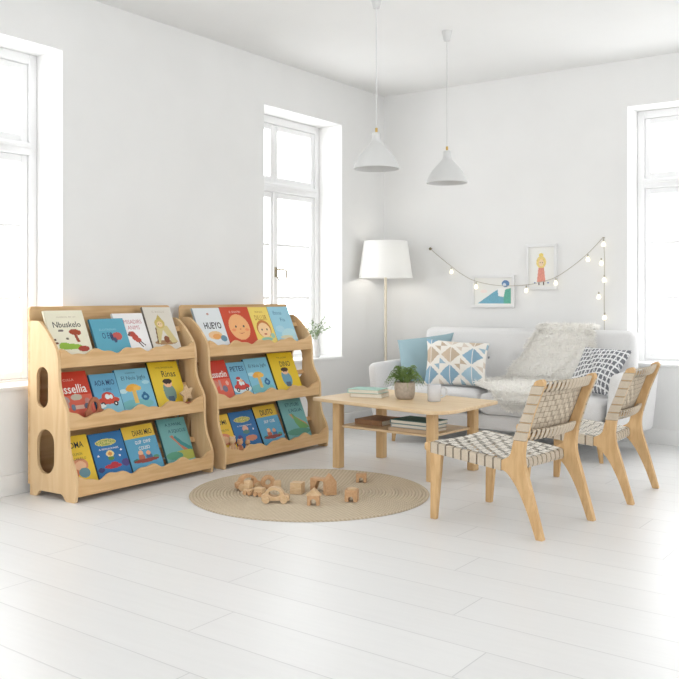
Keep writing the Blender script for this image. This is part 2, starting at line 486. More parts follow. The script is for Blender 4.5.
def text_mesh(txt, w, h, mat, parent, x, y, z, name='title_text', lab=None, bold=.0):
    """left-bottom at x,y; scaled to fit w x h"""
    cu = bpy.data.curves.new('t', 'FONT'); cu.body = txt; cu.resolution_u = 2; cu.extrude = .0; cu.offset = bold
    o = bpy.data.objects.new('t', cu); COL.objects.link(o)
    dg = bpy.context.evaluated_depsgraph_get()
    me = bpy.data.meshes.new_from_object(o.evaluated_get(dg)); bpy.data.objects.remove(o); bpy.data.curves.remove(cu)
    xs = [v.co.x for v in me.vertices]; ys = [v.co.y for v in me.vertices]
    if not xs: return None
    a, b_, c, d = min(xs), max(xs), min(ys), max(ys)
    sx = w/(b_-a); sy = h/(d-c)
    for v in me.vertices: v.co = Vector((x+(v.co.x-a)*sx, y+(v.co.y-c)*sy, z))
    me.materials.clear(); me.materials.append(mat)
    for p in me.polygons: p.material_index = 0
    t = bpy.data.objects.new(name, me); COL.objects.link(t); t.parent = parent
    return t

def picture_book(label, w, h, bg, shapes, texts, group, thick=.014, edge=None):
    root = thing('picture_book', label, 'book', group=group)
    base_paint = painter(bg, shapes)
    paint = lambda u, v: base_paint(u, (v-.22)/.78)      # the drawing sits above the part the shelf lip hides
    ec = rgb(*(edge or tuple(int(c*.93) for c in bg)))
    bm = bmesh.new(); lay = bm.loops.layers.float_color.new('Col')
    T = .0022
    def plain(vs):
        for f in set(f for v in vs for f in v.link_faces):
            for l in f.loops: l[lay] = (*ec, 1)
    plain(box(bm, 0, w, 0, h, thick-T, thick))       # front board
    plain(box(bm, 0, w, 0, h, 0, T))                 # back board
    plain(box(bm, -.0018, .0012, 0, h, 0, thick))    # spine
    nx = 64; ny = int(64*h/w)
    grid_face(bm, w-.001, h-.001, thick+.0003, nx, ny, paint, lay, .0005, .0005)
    # keep painted faces separate from recalc problems: their outline is open but normals face out
    me = bpy.data.meshes.new('cover'); bm.to_mesh(me); bm.free(); me.materials.append(M_cover)
    o = bpy.data.objects.new('cover', me); COL.objects.link(o); o.parent = root
    bm = bmesh.new(); box(bm, .0014, w-.003, .003, h-.003, T, thick-T); link('pages', bm, M_paper, root)
    for t in texts:
        txt, x, y, ww, hh, key, c = t[:7]
        text_mesh(txt, ww*w, hh*h, text_mat(key, c), root, x*w, y*h, thick+.0008, bold=.01 if len(t) < 8 else t[7])
    return root

TH = math.radians(24)
def place_book(root, x0, z0, y0, layer=0, tilt=0.0):
    s, c = math.sin(TH), math.cos(TH)
    th = .014
    # columns: local x -> world +y, local y -> up the cover, local z -> out of it
    M = Matrix(((0, -s, c, 0), (1, 0, 0, 0), (0, c, s, 0), (0, 0, 0, 1)))
    p = Vector((x0 + (layer*.0165-th)*c, y0, z0 + (layer*.0165-th)*s))
    M = Matrix.Translation(p) @ M @ Matrix.Rotation(tilt, 4, 'Z')
    root.matrix_world = M
    # rest on the shelf floor
    return root

K = (50, 50, 55); W = (245, 243, 236); TEAL = (92, 165, 188); SKY = (128, 190, 214); YEL = (240, 205, 60); RED = (214, 72, 48)
SKIN = (240, 190, 150)
def car(cx, cy, s, col=(200, 66, 48)):
    return [('e', cx, cy+.07*s, .2*s, .12*s, col), ('e', cx, cy, .34*s, .085*s, col), ('e', cx-.02, cy+.085*s, .07*s, .06*s, (225, 235, 235)), ('e', cx+.1*s, cy+.08*s, .05*s, .05*s, (225, 235, 235)),
            ('e', cx-.2*s, cy-.08*s, .07*s, .055*s, (40, 40, 50)), ('e', cx+.2*s, cy-.08*s, .07*s, .055*s, (40, 40, 50)), ('e', cx-.2*s, cy-.08*s, .03*s, .025*s, W), ('e', cx+.2*s, cy-.08*s, .03*s, .025*s, W)]
def tree(cx, cy):
    return [('e', cx, .02, .5, .14, (120, 185, 190)), ('r', cx-.06, .05, cx+.06, cy, (225, 185, 100)), ('e', cx, cy, .2, .1, (240, 180, 70)), ('e', cx-.12, cy-.03, .12, .07, (236, 170, 64)), ('e', cx+.12, cy-.02, .12, .07, (244, 190, 84)),
            ('e', cx+.3, .2, .12, .1, (45, 105, 150)), ('e', cx+.3, .26, .06, .08, (45, 105, 150)), ('e', cx+.3, .2, .05, .04, (120, 180, 205))]
def boy(cx, cy, s, hair=(60, 42, 34), shirt=(120, 160, 160)):
    return [('e', cx, cy-.22*s, .17*s, .2*s, shirt), ('e', cx-.12*s, cy-.16*s, .05*s, .14*s, shirt), ('e', cx, cy, .12*s, .09*s, SKIN), ('e', cx, cy+.05*s, .13*s, .06*s, hair),
            ('e', cx-.04*s, cy-.01*s, .014*s, .012*s, K), ('e', cx+.04*s, cy-.01*s, .014*s, .012*s, K), ('r', cx-.09*s, cy-.42*s, cx+.08*s, cy-.3*s, (80, 100, 120))]
def folk(cy=.16):
    return [('e', .38, cy, .1, .1, (196, 110, 80)), ('e', .38, cy+.12, .08, .06, SKIN), ('e', .62, cy-.01, .1, .09, (70, 110, 150)), ('e', .62, cy+.09, .075, .055, (230, 170, 130)),
            ('e', .2, cy-.07, .12, .05, (60, 120, 110)), ('e', .83, cy-.05, .1, .06, (90, 150, 120)), ('e', .5, cy-.09, .4, .05, (150, 70, 60))]
T1, T2, T3 = (.285, .73), (.34, .395), (.41, .05)
G = ['picture books on the left bookcase, top tier', 'picture books on the left bookcase, middle tier', 'picture books on the left bookcase, bottom tier',
     'picture books on the right bookcase, top tier', 'picture books on the right bookcase, middle tier', 'picture books on the right bookcase, bottom tier']
gold = (238, 208, 84)
teal_hand = [('p', [(.3, .54), (.4, .56), (.62, .36), (.9, .16), (.98, .12), (.98, .04), (.7, .12), (.5, .34)], (196, 120, 92)), ('p', [(.42, .5), (.6, .3), (.95, .08), (.98, .2), (.7, .36), (.5, .54)], (60, 140, 140)),
             ('e', .72, .02, .5, .13, (176, 180, 84)), ('e', .3, .03, .3, .1, (92, 160, 130))]
teal_dino = [('p', [(.3, .56), (.42, .55), (.62, .42), (.9, .26), (.98, .18), (.7, .2), (.5, .3), (.36, .5)], (206, 140, 90)), ('p', [(.4, .6), (.62, .4), (.98, .16), (.98, .1), (.6, .08), (.46, .3)], (110, 160, 96)), ('e', .5, .02, .5, .1, (90, 150, 130))]
books = [
 # tier, y0, width, height, layer, tilt, bg, shapes, texts, label, group, edge
 (T1, -3.748, .262, .315, 0, 0, (240, 235, 212), [('e', .45, .1, .3, .07, (150, 186, 70)), ('e', .3, .15, .14, .06, (150, 186, 70)), ('e', .12, .2, .05, .03, (120, 80, 60)), ('e', .1, .28, .03, .03, (90, 60, 50)), ('e', .78, .04, .15, .07, (176, 76, 60)),
    ('e', .64, .46, .14, .07, (168, 72, 44)), ('e', .74, .44, .08, .06, (168, 72, 44)), ('p', [(.6, .44), (.68, .44), (.74, .2), (.66, .2)], (160, 76, 50)), ('e', .3, .5, .07, .03, (120, 110, 105)), ('e', .42, .3, .04, .03, (110, 100, 80))],
  [('Nbuskelo', .14, .67, .72, .11, 'ink', K, .004), ('cuentos de un', .28, .86, .5, .03, 'faint', (190, 180, 160), 0)], 'cream picture book with a red mushroom over green grass, titled Nbuskelo, left bookcase top tier', 0, (215, 208, 182)),
 (T1, -3.464, .250, .25, 1, .01, (96, 168, 190), [('e', .68, .42, .15, .13, (196, 92, 86)), ('e', .52, .4, .05, .12, (70, 80, 110)), ('e', .6, .3, .05, .09, (70, 80, 110))],
  [('O EG', .24, .50, .3, .15, 'navy', (50, 70, 110), .004), ('ELOTRINAS', .2, .7, .5, .05, 'pale', (150, 200, 215), 0)], 'small square teal picture book with a red blob, left bookcase top tier', 0, (60, 110, 130)),
 (T1, -3.272, .235, .29, 0, 0, (243, 241, 240), [('e', .46, .4, .12, .08, (196, 84, 70)), ('e', .54, .3, .1, .1, (196, 84, 70)), ('e', .62, .22, .1, .07, (196, 92, 76)), ('p', [(.3, .36), (.38, .46), (.44, .44), (.36, .34)], (110, 90, 90)), ('p', [(.6, .16), (.64, .17), (.74, .02), (.7, .02)], (90, 70, 70)), ('p', [(.66, .18), (.7, .18), (.84, .06), (.8, .05)], (90, 70, 70))],
  [('MISADIRS', .3, .76, .6, .09, 'rose', (205, 140, 145), 0), ('ANIMS', .38, .63, .4, .09, 'rose', (205, 140, 145), 0)], 'white picture book with a red bird and pink lettering, left bookcase top tier', 0, (200, 196, 192)),
 (T1, -3.026, .232, .327, 0, -.012, (222, 216, 204), [('e', .5, .06, .4, .06, (168, 130, 90)), ('p', [(.3, .5), (.7, .5), (.95, .06), (.72, .04), (.52, .4), (.3, .04), (.22, .05)], (212, 196, 140)), ('e', .46, .56, .18, .13, (206, 184, 108)), ('e', .46, .54, .1, .075, (232, 204, 160)),
    ('p', [(.38, .68), (.48, .8), (.58, .66)], (196, 174, 96)), ('e', .42, .55, .018, .014, K), ('e', .5, .55, .018, .014, K), ('p', [(.26, .46), (.3, .46), (.24, .05), (.2, .05)], (120, 90, 60)), ('e', .56, .14, .1, .09, (140, 84, 54))],
  [('EL BUSCLO', .3, .88, .45, .04, 'faint', (170, 160, 145), 0)], 'greyish picture book with a yellow hooded figure, rightmost on left bookcase top tier', 0, (120, 112, 100)),
 (T2, -3.750, .240, .305, 0, 0, (206, 66, 44), [('r', 0, -1, 1, .42, (222, 106, 84)), ('e', .55, .36, .16, .08, (200, 190, 170)), ('e', .2, .3, .14, .1, (170, 160, 160)), ('r', .1, .12, .3, .34, (190, 150, 140)), ('e', .84, .24, .08, .08, (200, 140, 130)), ('e', .8, .12, .09, .08, (90, 100, 120)), ('r', .45, .06, .7, .16, (230, 190, 170)), ('e', .4, .12, .06, .08, (110, 130, 150))],
  [('ussellia', .12, .58, .78, .17, 'cream', W, .01), ('CULLA', .3, .82, .3, .045, 'cream2', (236, 200, 180), 0)], 'red picture book titled ussellia, leftmost on left bookcase middle tier', 1, (170, 50, 40)),
 (T2, -3.494, .187, .277, 0, 0, (104, 170, 204), [('r', 0, -1, 1, .3, (140, 196, 214))]+car(.5, .24, 1.25, (206, 74, 54))+[('e', .2, .1, .14, .05, (236, 238, 236))],
  [('AOA MIO', .12, .74, .78, .12, 'navy', (40, 60, 110), .006), ('A SEAR', .4, .62, .32, .06, 'navy', (40, 60, 110), 0)], 'blue picture book with a red car titled AOA MIO, left bookcase middle tier', 1, (60, 110, 150)),
 (T2, -3.303, .252, .292, 0, 0, SKY, [('e', .1, .4, .12, .06, (196, 226, 232)), ('e', .85, .6, .12, .05, (170, 214, 228))]+tree(.42, .48),
  [('El Nuis Jigfo', .14, .74, .74, .11, 'slate', (60, 90, 120), .0), ('cuentos', .3, .9, .3, .03, 'slate', (60, 90, 120), 0)], 'light blue picture book with an orange tree, titled El Nuis Jigfo, on left bookcase', 1, (80, 140, 170)),
 (T2, -3.044, .250, .318, 0, -.02, (232, 200, 52), boy(.5, .42, 1.15, shirt=(120, 150, 140)),
  [('Rinas', .38, .68, .46, .13, 'ink', K, .004), ('CHILOMSEPULAR', .22, .86, .6, .035, 'brownink', (130, 110, 60), 0)], 'yellow picture book with a dark haired boy, titled Rinas, left bookcase middle tier', 1, (60, 70, 40)),
 (T3, -3.750, .188, .300, 0, 0, (240, 204, 62), [('e', .5, .28, .3, .16, (222, 150, 110)), ('e', .52, .26, .2, .11, (240, 190, 150)), ('e', .6, .08, .2, .12, (110, 150, 160)), ('e', .25, .1, .16, .1, (210, 120, 80))],
  [('OMA', .3, .76, .5, .12, 'ink', K, .008), ('OUMON', .34, .62, .34, .05, 'brownink', (130, 110, 60), 0), ('ACABUESLO', .28, .53, .5, .05, 'brownink', (130, 110, 60), 0)], 'yellow picture book titled OMA, leftmost on left bookcase bottom tier', 2, (170, 130, 40)),
 (T3, -3.552, .236, .292, 0, 0, (48, 118, 178), [('e', .46, .745, .32, .09, (226, 214, 120)), ('e', .46, .745, .29, .068, (150, 170, 90)), ('e', .5, .44, .12, .09, (240, 220, 150)), ('e', .5, .44, .07, .05, (220, 150, 80)), ('e', .5, .32, .1, .05, (90, 140, 70)), ('e', .5, .12, .26, .06, (190, 50, 60)), ('e', .55, .17, .12, .05, (190, 50, 60)), ('e', .14, .42, .03, .025, W), ('e', .86, .5, .03, .025, W), ('e', .78, .36, .03, .025, W), ('e', .9, .16, .12, .1, (80, 70, 130)), ('e', .12, .06, .1, .06, (60, 60, 110))],
  [('ECOS+ACO', .22, .765, .48, .07, 'gold', (246, 232, 150), .008), ('A FERNILIONES', .2, .65, .6, .035, 'white', W, .0)], 'blue picture book with a yellow badge and flower, on left bookcase bottom tier', 2, (30, 70, 110)),
 (T3, -3.304, .244, .303, 0, .02, (94, 166, 200), [('r', 0, .67, 1, 1.1, (236, 200, 70))]+folk(.17),
  [('DIARI MIO', .3, .79, .62, .11, 'ink', K, .006), ('GUIP', .3, .62, .2, .07, 'white', W, .006), ('OWIP', .56, .62, .24, .07, 'white', W, .006), ('COUSO', .36, .5, .36, .07, 'white', W, .006)], 'picture book with yellow band titled DIARI MIO over blue, left bookcase bottom tier', 2, (60, 100, 110)),
 (T3, -3.03, .232, .316, 0, -.015, (112, 172, 172), teal_hand,
  [('A JUWIAL', .24, .82, .6, .08, 'tealink', (50, 90, 100), .004), ('A SQUCUS', .3, .69, .62, .08, 'tealink', (50, 90, 100), .004)], 'teal picture book titled A SQUCUS, rightmost on left bookcase bottom tier', 2, (60, 104, 110)),
 (T1, -2.59, .256, .318, 0, 0, (228, 232, 234), [('e', .55, .2, .26, .12, (240, 200, 150)), ('e', .6, .16, .16, .08, (236, 170, 100)), ('e', .84, .1, .12, .09, (110, 150, 170)), ('e', .1, .06, .1, .07, (180, 200, 196)), ('e', .5, .82, .05, .03, (200, 160, 150))],
  [('HUEYO', .24, .52, .64, .15, 'ink', K, .02)], 'white picture book titled HUEYO, leftmost on right bookcase top tier', 3, (150, 160, 165)),
 (T1, -2.332, .290, .322, 0, 0, (204, 74, 44), [('e', .5, .4, .36, .38, (242, 180, 122)), ('e', .38, .42, .03, .03, K), ('e', .66, .42, .03, .03, K), ('e', .52, .34, .03, .02, (216, 130, 80)), ('e', .52, .24, .09, .03, (180, 70, 50)), ('e', .52, .25, .09, .025, (242, 180, 122)), ('e', .28, .32, .07, .04, (238, 150, 100)), ('e', .74, .32, .07, .04, (238, 150, 100))],
  [('EL GRAN PIRU', .3, .86, .4, .05, 'cream2', (236, 200, 180), .0)], 'red picture book with a big orange egg face, right bookcase top tier', 3, (150, 40, 34)),
 (T1, -2.040, .210, .319, 0, 0, (240, 214, 110), [('e', .5, .32, .36, .27, (196, 120, 56)), ('e', .5, .28, .31, .23, (246, 208, 160)), ('e', .38, .3, .035, .03, K), ('e', .64, .3, .035, .03, K), ('e', .5, .16, .08, .02, (190, 80, 60)), ('e', .5, .0, .3, .06, (140, 190, 170)), ('e', .85, .1, .1, .08, (160, 200, 180))],
  [('DILLUIR', .2, .68, .62, .12, 'ochre', (176, 130, 60), .004), ('MUNDO', .3, .86, .4, .04, 'ochre', (176, 130, 60), 0)], 'yellow picture book with a brown haired child face, right bookcase top tier', 3, (200, 150, 60)),
 (T1, -1.828, .238, .320, 0, 0, (158, 208, 226), [('e', .7, .1, .4, .2, (186, 222, 230)), ('e', .3, .3, .2, .1, (176, 216, 230)), ('e', .5, .03, .3, .06, (220, 214, 180))],
  [('Ibnos', .2, .8, .4, .1, 'slateblue', (90, 140, 170), 0), ('Fis', .45, .63, .22, .09, 'slateblue', (90, 140, 170), 0)], 'pale blue picture book, rightmost on right bookcase top tier', 3, (50, 60, 70)),
 (T2, -2.588, .238, .30, 0, 0, (206, 62, 42), [('r', 0, -1, 1, .44, (224, 98, 74)), ('e', .3, .3, .2, .12, (214, 130, 110)), ('r', .5, .1, .6, .4, (200, 150, 140)), ('e', .7, .14, .1, .1, (110, 110, 130)), ('e', .84, .3, .06, .07, (230, 170, 150))],
  [('ussutlin', .3, .6, .62, .15, 'cream', W, .01)], 'red picture book titled ussutlin, leftmost on right bookcase middle tier', 4, (150, 40, 34)),
 (T2, -2.345, .180, .277, 0, 0, (120, 182, 210), [('e', .5, .1, .5, .14, (216, 230, 234))]+car(.5, .18, 1.25, (204, 60, 50))+[('e', .45, .42, .12, .06, (240, 238, 234)), ('e', .42, .46, .12, .05, (196, 60, 50)), ('e', .55, .38, .08, .05, SKIN)],
  [('PETES', .14, .76, .74, .13, 'navy', (40, 60, 110), .008)], 'blue picture book with a red car titled PETES, on right bookcase middle tier', 4, (60, 110, 140)),
 (T2, -2.16, .248, .293, 0, .01, (130, 192, 214), [('e', .15, .5, .14, .06, (180, 218, 230))]+tree(.42, .46),
  [('El Nuis Jigfo', .14, .74, .76, .11, 'slate', (60, 90, 120), .0)], 'light blue picture book with an orange tree, on right bookcase middle tier', 4, (60, 100, 120)),
 (T2, -1.898, .280, .318, 0, -.01, (234, 200, 44), boy(.5, .42, 1.1, shirt=(110, 160, 180)),
  [('DINO', .38, .66, .42, .13, 'ink', K, .004), ('TILLOM', .32, .86, .4, .035, 'brownink', (130, 110, 60), 0)], 'yellow picture book with a boy, titled DINO, right bookcase middle tier', 4, (80, 80, 30)),
 (T3, -2.588, .19, .29, 0, 0, (240, 200, 62), [('e', .5, .26, .34, .17, (224, 140, 100)), ('e', .5, .24, .22, .11, (242, 196, 150)), ('e', .8, .1, .2, .08, (180, 110, 70))],
  [('OMI', .4, .76, .42, .11, 'ink', K, .006), ('MULON', .42, .6, .4, .05, 'brownink', (130, 110, 60), 0)], 'yellow picture book titled OMI, leftmost on right bookcase bottom tier', 5, (170, 130, 40)),
 (T3, -2.39, .240, .294, 0, 0, (44, 112, 172), [('e', .48, .745, .34, .085, (222, 208, 110)), ('e', .48, .745, .31, .062, (160, 170, 84)), ('e', .5, .46, .12, .09, (220, 170, 150)), ('e', .5, .36, .14, .06, (80, 130, 120)), ('e', .64, .16, .24, .09, (210, 140, 110)), ('e', .2, .2, .1, .1, (80, 70, 130)), ('e', .82, .42, .03, .025, W)],
  [('ECORATIO', .24, .77, .5, .06, 'gold', (246, 232, 150), .006), ('A COMPAÑEROS', .2, .64, .6, .035, 'white', W, 0)], 'blue picture book with a yellow badge, right bookcase bottom tier', 5, (30, 60, 100)),
 (T3, -2.132, .238, .308, 0, .02, (96, 168, 204), [('r', 0, .65, 1, 1.1, (234, 196, 66))]+folk(.13),
  [('DIUITO', .26, .77, .56, .13, 'ink', K, .01), ('SIUP', .3, .58, .2, .07, 'white', W, .006), ('CUIE', .56, .58, .22, .07, 'white', W, .006)], 'picture book with a yellow band titled DIUITO, right bookcase bottom tier', 5, (50, 60, 60)),
 (T3, -1.86, .262, .328, 0, -.015, (120, 178, 178), teal_dino,
  [('ETUTURI', .26, .82, .58, .08, 'tealink', (50, 90, 100), .004), ("L'AGUA", .34, .69, .56, .08, 'tealink', (50, 90, 100), .004)], 'teal picture book with a green long neck, rightmost on right bookcase bottom tier', 5, (50, 84, 90)),
]
for (x0, z0), y0, w, h, layer, tilt, bg, shp, txt, lab, g, edge in books:
    o = picture_book(lab, w, h, bg, shp, txt, G[g], edge=edge)
    place_book(o, x0, z0+.006+abs(tilt)*w*(1 if tilt < 0 else 0), y0, layer, tilt)

# book lying inside behind, seen through the lower slot of the left bookcase
# ------------------------------------------------------------------ toys on the shelves
def wheel(bm, x, y, z, r, t, mat=0, seg=20):
    tube(bm, [(x, y-t/2, z), (x, y+t/2, z)], r, seg, mat=mat)

def toy_car(name, label, L, parent_loc, rz, mats, open_cabin=True, group=None, T=.035, hs=1.0):
    """push-along car, long axis local x, wheels on y sides"""
    root = thing(name, label, 'toy', parent_loc, rz, group)
    h = L*.5; r = L*.13
    outer = round_poly([(-L*.5, r*.7, .3*r), (L*.5, r*.7, .3*r), (L*.5, L*.25, L*.07), (L*.36, L*.29, L*.03)], n=5)
    outer = outer[:-1]
    outer += [(-L*.03+L*.35*math.cos(a), L*.22+L*.33*math.sin(a)) for a in [PI*k/22 for k in range(1, 22)] if L*.22+L*.33*math.sin(a) > L*.29]
    outer += [(-L*.42, L*.28), (-L*.48, L*.25)]
    hole = [(L*.20*math.cos(a)-L*.03, L*.34+L*.115*math.sin(a)) for a in [2*PI*k/24 for k in range(24)]]
    bm = bmesh.new()
    prism(bm, outer, [hole] if open_cabin else [], T, lambda a, b_, c: Vector((a, c-T/2, b_*hs)))
    bevel_mod(link('body', bm, mats[0], root), T*.12, 2)
    for sx in (-1, 1):
        for sy in (-1, 1):
            bm = bmesh.new(); wheel(bm, sx*L*.31, sy*(T/2+(.0065 if T > .02 else .0055)), r, r, .011 if T > .02 else .009)
            bevel_mod(link('wheel', bm, mats[1], root, smooth=40), .0015, 2)
    return root

# shelf toys stand between the books and the lip
c_ = toy_car('toy_car', 'small reddish wooden toy car on the left bookcase, middle tier', .135, (.364, -3.56, .3945), PI/2, (M_toyred, M_toy), group=None, T=.014, hs=2.0)
st = thing('toy_star', 'pale wooden star toy at the right end of the left bookcase middle tier', 'toy', (.352, -2.835, .3945), 0)
bm = bmesh.new()
star = round_poly([(.062*(1 if k % 2 == 0 else .5)*math.cos(PI/2+.25+k*PI/5), .105+.062*(1 if k % 2 == 0 else .5)*math.sin(PI/2+.25+k*PI/5), .012 if k % 2 == 0 else .004) for k in range(10)], n=4)
prism(bm, star, [], .016, lambda a, b_, c: Vector((c-.008, a, b_)))
bevel_mod(link('star', bm, M_toy, st), .003, 2)
bm = bmesh.new(); box(bm, -.014, .014, -.035, .035, 0, .052, r=.006); link('base', bm, M_toyred, st, smooth=40)
def bear(name, label, loc, s, mats):
    root = thing(name, label, 'toy', loc, 0)
    bm = bmesh.new()
    tube(bm, [(0, 0, 0), (0, 0, .012*s), (0, 0, .04*s), (0, 0, .066*s), (0, 0, .074*s)], [.013*s, .018*s, .017*s, .011*s, .004*s], 16)
    link('body', bm, mats[0], root, smooth=60)
    bm = bmesh.new(); bmesh.ops.create_uvsphere(bm, u_segments=16, v_segments=10, radius=.0165*s)
    for v in bm.verts: v.co.z += .084*s
    for sy in (-1, 1):
        r = bmesh.ops.create_uvsphere(bm, u_segments=8, v_segments=6, radius=.006*s)
        for v in r['verts']: v.co += Vector((0, sy*.013*s, .098*s))
    link('head', bm, mats[1], root, smooth=60)
    for sy in (-1, 1):
        bm = bmesh.new(); tube(bm, [(0, sy*.014*s, .06*s), (.004, sy*.02*s, .045*s), (.008, sy*.018*s, .032*s)], [.005*s, .006*s, .005*s], 8)
        link('arm', bm, mats[1], root, smooth=60)
    return root
bear('toy_figure', 'brown wooden figurine leftmost in front of the right bookcase bottom books', (.436, -2.505, .0495), 1.45, (M_toyd, M_toy))
bear('toy_figure', 'smaller wooden figurine beside the taller one on the right bookcase bottom tier', (.436, -2.43, .0495), 1.2, (M_toyred, M_toyd))
bear('toy_figure', 'small pale wooden figurine, rightmost of three on the right bookcase bottom tier', (.436, -2.355, .0495), 1.05, (M_toy, M_toyd))

# ------------------------------------------------------------------ rug
def rug_mat():
    m, N, L, b = base_mat('jute_braid', rgb(196, 176, 148), .9, .1)
    tc = N.new('ShaderNodeTexCoord'); sp = N.new('ShaderNodeSeparateXYZ'); L.new(tc.outputs['Object'], sp.inputs[0])
    def mth(op, a, b_=None):
        n = N.new('ShaderNodeMath'); n.operation = op
        for i, v in enumerate((a, b_)):
            if v is None: continue
            if isinstance(v, (int, float)): n.inputs[i].default_value = v
            else: L.new(v, n.inputs[i])
        return n.outputs[0]
    x, y = sp.outputs['X'], sp.outputs['Y']
    r = mth('SQRT', mth('ADD', mth('MULTIPLY', x, x), mth('MULTIPLY', y, y)))
    th = mth('ARCTAN2', y, x)
    q = mth('DIVIDE', r, .0185); ring = mth('FLOOR', q); fr = mth('SUBTRACT', q, ring)
    ph = mth('ADD', mth('MULTIPLY', th, mth('MULTIPLY', mth('ADD', ring, 1.0), 5.0)), mth('MULTIPLY', mth('ABSOLUTE', mth('SUBTRACT', fr, .5)), 5.0))
    ph = mth('ADD', ph, mth('MULTIPLY', ring, 2.4)); s = mth('SINE', ph)
    edge = mth('ABSOLUTE', mth('SUBTRACT', fr, .5))
    v = mth('SUBTRACT', mth('MULTIPLY', s, .5), mth('MULTIPLY', mth('POWER', mth('MULTIPLY', edge, 2), 4.0), 1.0))
    no = N.new('ShaderNodeTexNoise'); no.inputs['Scale'].default_value = 60; L.new(tc.outputs['Object'], no.inputs['Vector'])
    mr = N.new('ShaderNodeMapRange'); mr.inputs['From Min'].default_value = -1.2; mr.inputs['From Max'].default_value = .6
    L.new(mth('ADD', v, mth('MULTIPLY', mth('SUBTRACT', no.outputs['Fac'], .5), .8)), mr.inputs['Value'])
    cr = N.new('ShaderNodeValToRGB'); e = cr.color_ramp.elements
    e[0].color = (*rgb(182, 163, 136), 1); e[1].color = (*rgb(219, 205, 182), 1)
    L.new(mr.outputs[0], cr.inputs[0]); L.new(cr.outputs[0], b.inputs['Base Color'])
    bp = N.new('ShaderNodeBump'); bp.inputs['Strength'].default_value = .5; bp.inputs['Distance'].default_value = .003
    L.new(v, bp.inputs['Height']); L.new(bp.outputs[0], b.inputs['Normal'])
    return m
RUG = (1.318, -2.835); RR = .675
bm = bmesh.new(); prof = [(0, .0085)]; p = .0185
n = int(RR/p)
for i in range(n):
    for k in range(1, 7):
        r = (i+k/6)*p; prof.append((r, .006+.0035*math.sin(PI*k/6)**.7 if k < 6 else .006))
prof += [(n*p+.004, .003), (n*p+.002, 0), (0, 0)]
lathe(bm, prof, 160)
tag(link('round_rug', bm, rug_mat(), smooth=60, loc=(RUG[0], RUG[1], 0)), 'round braided jute rug on the white floor', 'rug')
RZ = .0098

# toys on the rug
toy_car('toy_car', 'light wooden toy car with round window, frontmost on the rug', .152, (1.340, -3.165, RZ), math.radians(34), (M_toy, M_toy), group='wooden cars on the rug', T=.05)
toy_car('toy_car', 'wooden toy car with arched roof, furthest left on the rug', .155, (1.005, -3.00, RZ), math.radians(62), (M_toyd, M_toy), group='wooden cars on the rug', T=.045)
# little train of two wagons
tr_ = thing('toy_train', 'small wooden block train between the two toy cars on the rug', 'toy', (1.135, -3.095, RZ), math.radians(8))
bm = bmesh.new(); box(bm, -.062, -.005, -.02, .02, .012, .034, r=.004); box(bm, -.06, -.022, -.018, .018, .034, .078, r=.004); link('engine', bm, M_toy, tr_, smooth=40)
bm = bmesh.new(); box(bm, .008, .062, -.02, .02, .012, .046, r=.004); link('wagon', bm, M_toy, tr_, smooth=40)
for x in (-.048, -.018, .02, .05):
    for s in (-1, 1):
        bm = bmesh.new(); wheel(bm, x, s*.025, .0125, .0125, .008); link('wheel', bm, M_toyd, tr_, smooth=40)
# wheel-shaped toy on its edge
rg = thing('toy_ring', 'upright wooden ring toy behind the block train on the rug', 'toy', (1.10, -2.94, RZ), math.radians(50))
bm = bmesh.new()
pts = [(.028*math.cos(a), 0, .042+.028*math.sin(a)) for a in [2*PI*k/28 for k in range(29)]]
tube(bm, pts, .0135, 10, cap=False); link('ring', bm, M_toyd, rg, smooth=60)
bm = bmesh.new(); box(bm, .03, .075, -.014, .014, 0, .05, r=.005); link('stop_block', bm, M_toy, rg, smooth=40)

BG = 'wooden building blocks on the rug'
def block(label, loc, rz, fn, mat, cat='toy block'):
    bm = bmesh.new(); fn(bm)
    o = link('toy_block', bm, mat, smooth=30, loc=loc, rot=(0, 0, rz)); tag(o, label, cat, BG); bevel_mod(o, .0015, 2); return o
def arch_prof(w, h, aw, ah):
    pts = [(-w/2, 0), (-aw/2, 0)]
    for k in range(13):
        a = PI-PI*k/12; pts.append((aw/2*math.cos(a), ah-aw/2+aw/2*math.sin(a)))
    pts += [(aw/2, 0), (w/2, 0), (w/2, h), (-w/2, h)]
    return pts
def yprism(bm, pts, t):
    prism(bm, pts, [], t, lambda a, b_, c: Vector((a, c-t/2, b_)))
block('plain wooden cube between the front toy car and the arches on the rug', (1.297, -2.92, RZ), math.radians(20), lambda bm: box(bm, -.033, .033, -.033, .033, 0, .062), M_toy)
block('wooden bridge block with a wide arch standing at the back of the rug group', (1.368, -2.79, RZ), math.radians(8), lambda bm: yprism(bm, [(-.062, 0), (-.04, 0), (-.018, .058), (.018, .058), (.04, 0), (.062, 0), (.062, .072), (-.062, .072)], .045), M_toyd)
block('tall wooden block with pointed top beside the bridge block on the rug', (1.462, -2.84, RZ), math.radians(52), lambda bm: yprism(bm, [(-.031, 0), (.031, 0), (.031, .073), (0, .115), (-.031, .073)], .055), M_toyd)
block('small wooden block with round arch, carrying the pale roof piece', (1.538, -3.09, RZ), math.radians(30), lambda bm: yprism(bm, arch_prof(.064, .05, .03, .034), .05), M_toyd)
block('pale triangular roof piece lying on the arched block', (1.538, -3.09, RZ+.0503), math.radians(30), lambda bm: yprism(bm, [(-.042, 0), (.042, 0), (0, .036)], .05), M_toy)
block('wooden cube block with rounded notch, furthest right front on the rug', (1.65, -2.90, RZ), math.radians(25), lambda bm: yprism(bm, arch_prof(.066, .062, .026, .028), .066), M_toyd)
block('small disc lying on top of the right front cube block', (1.65, -2.90, RZ+.0623), 0, lambda bm: lathe(bm, [(0, 0), (.026, 0), (.026, .007), (0, .007)], 24), M_toy)
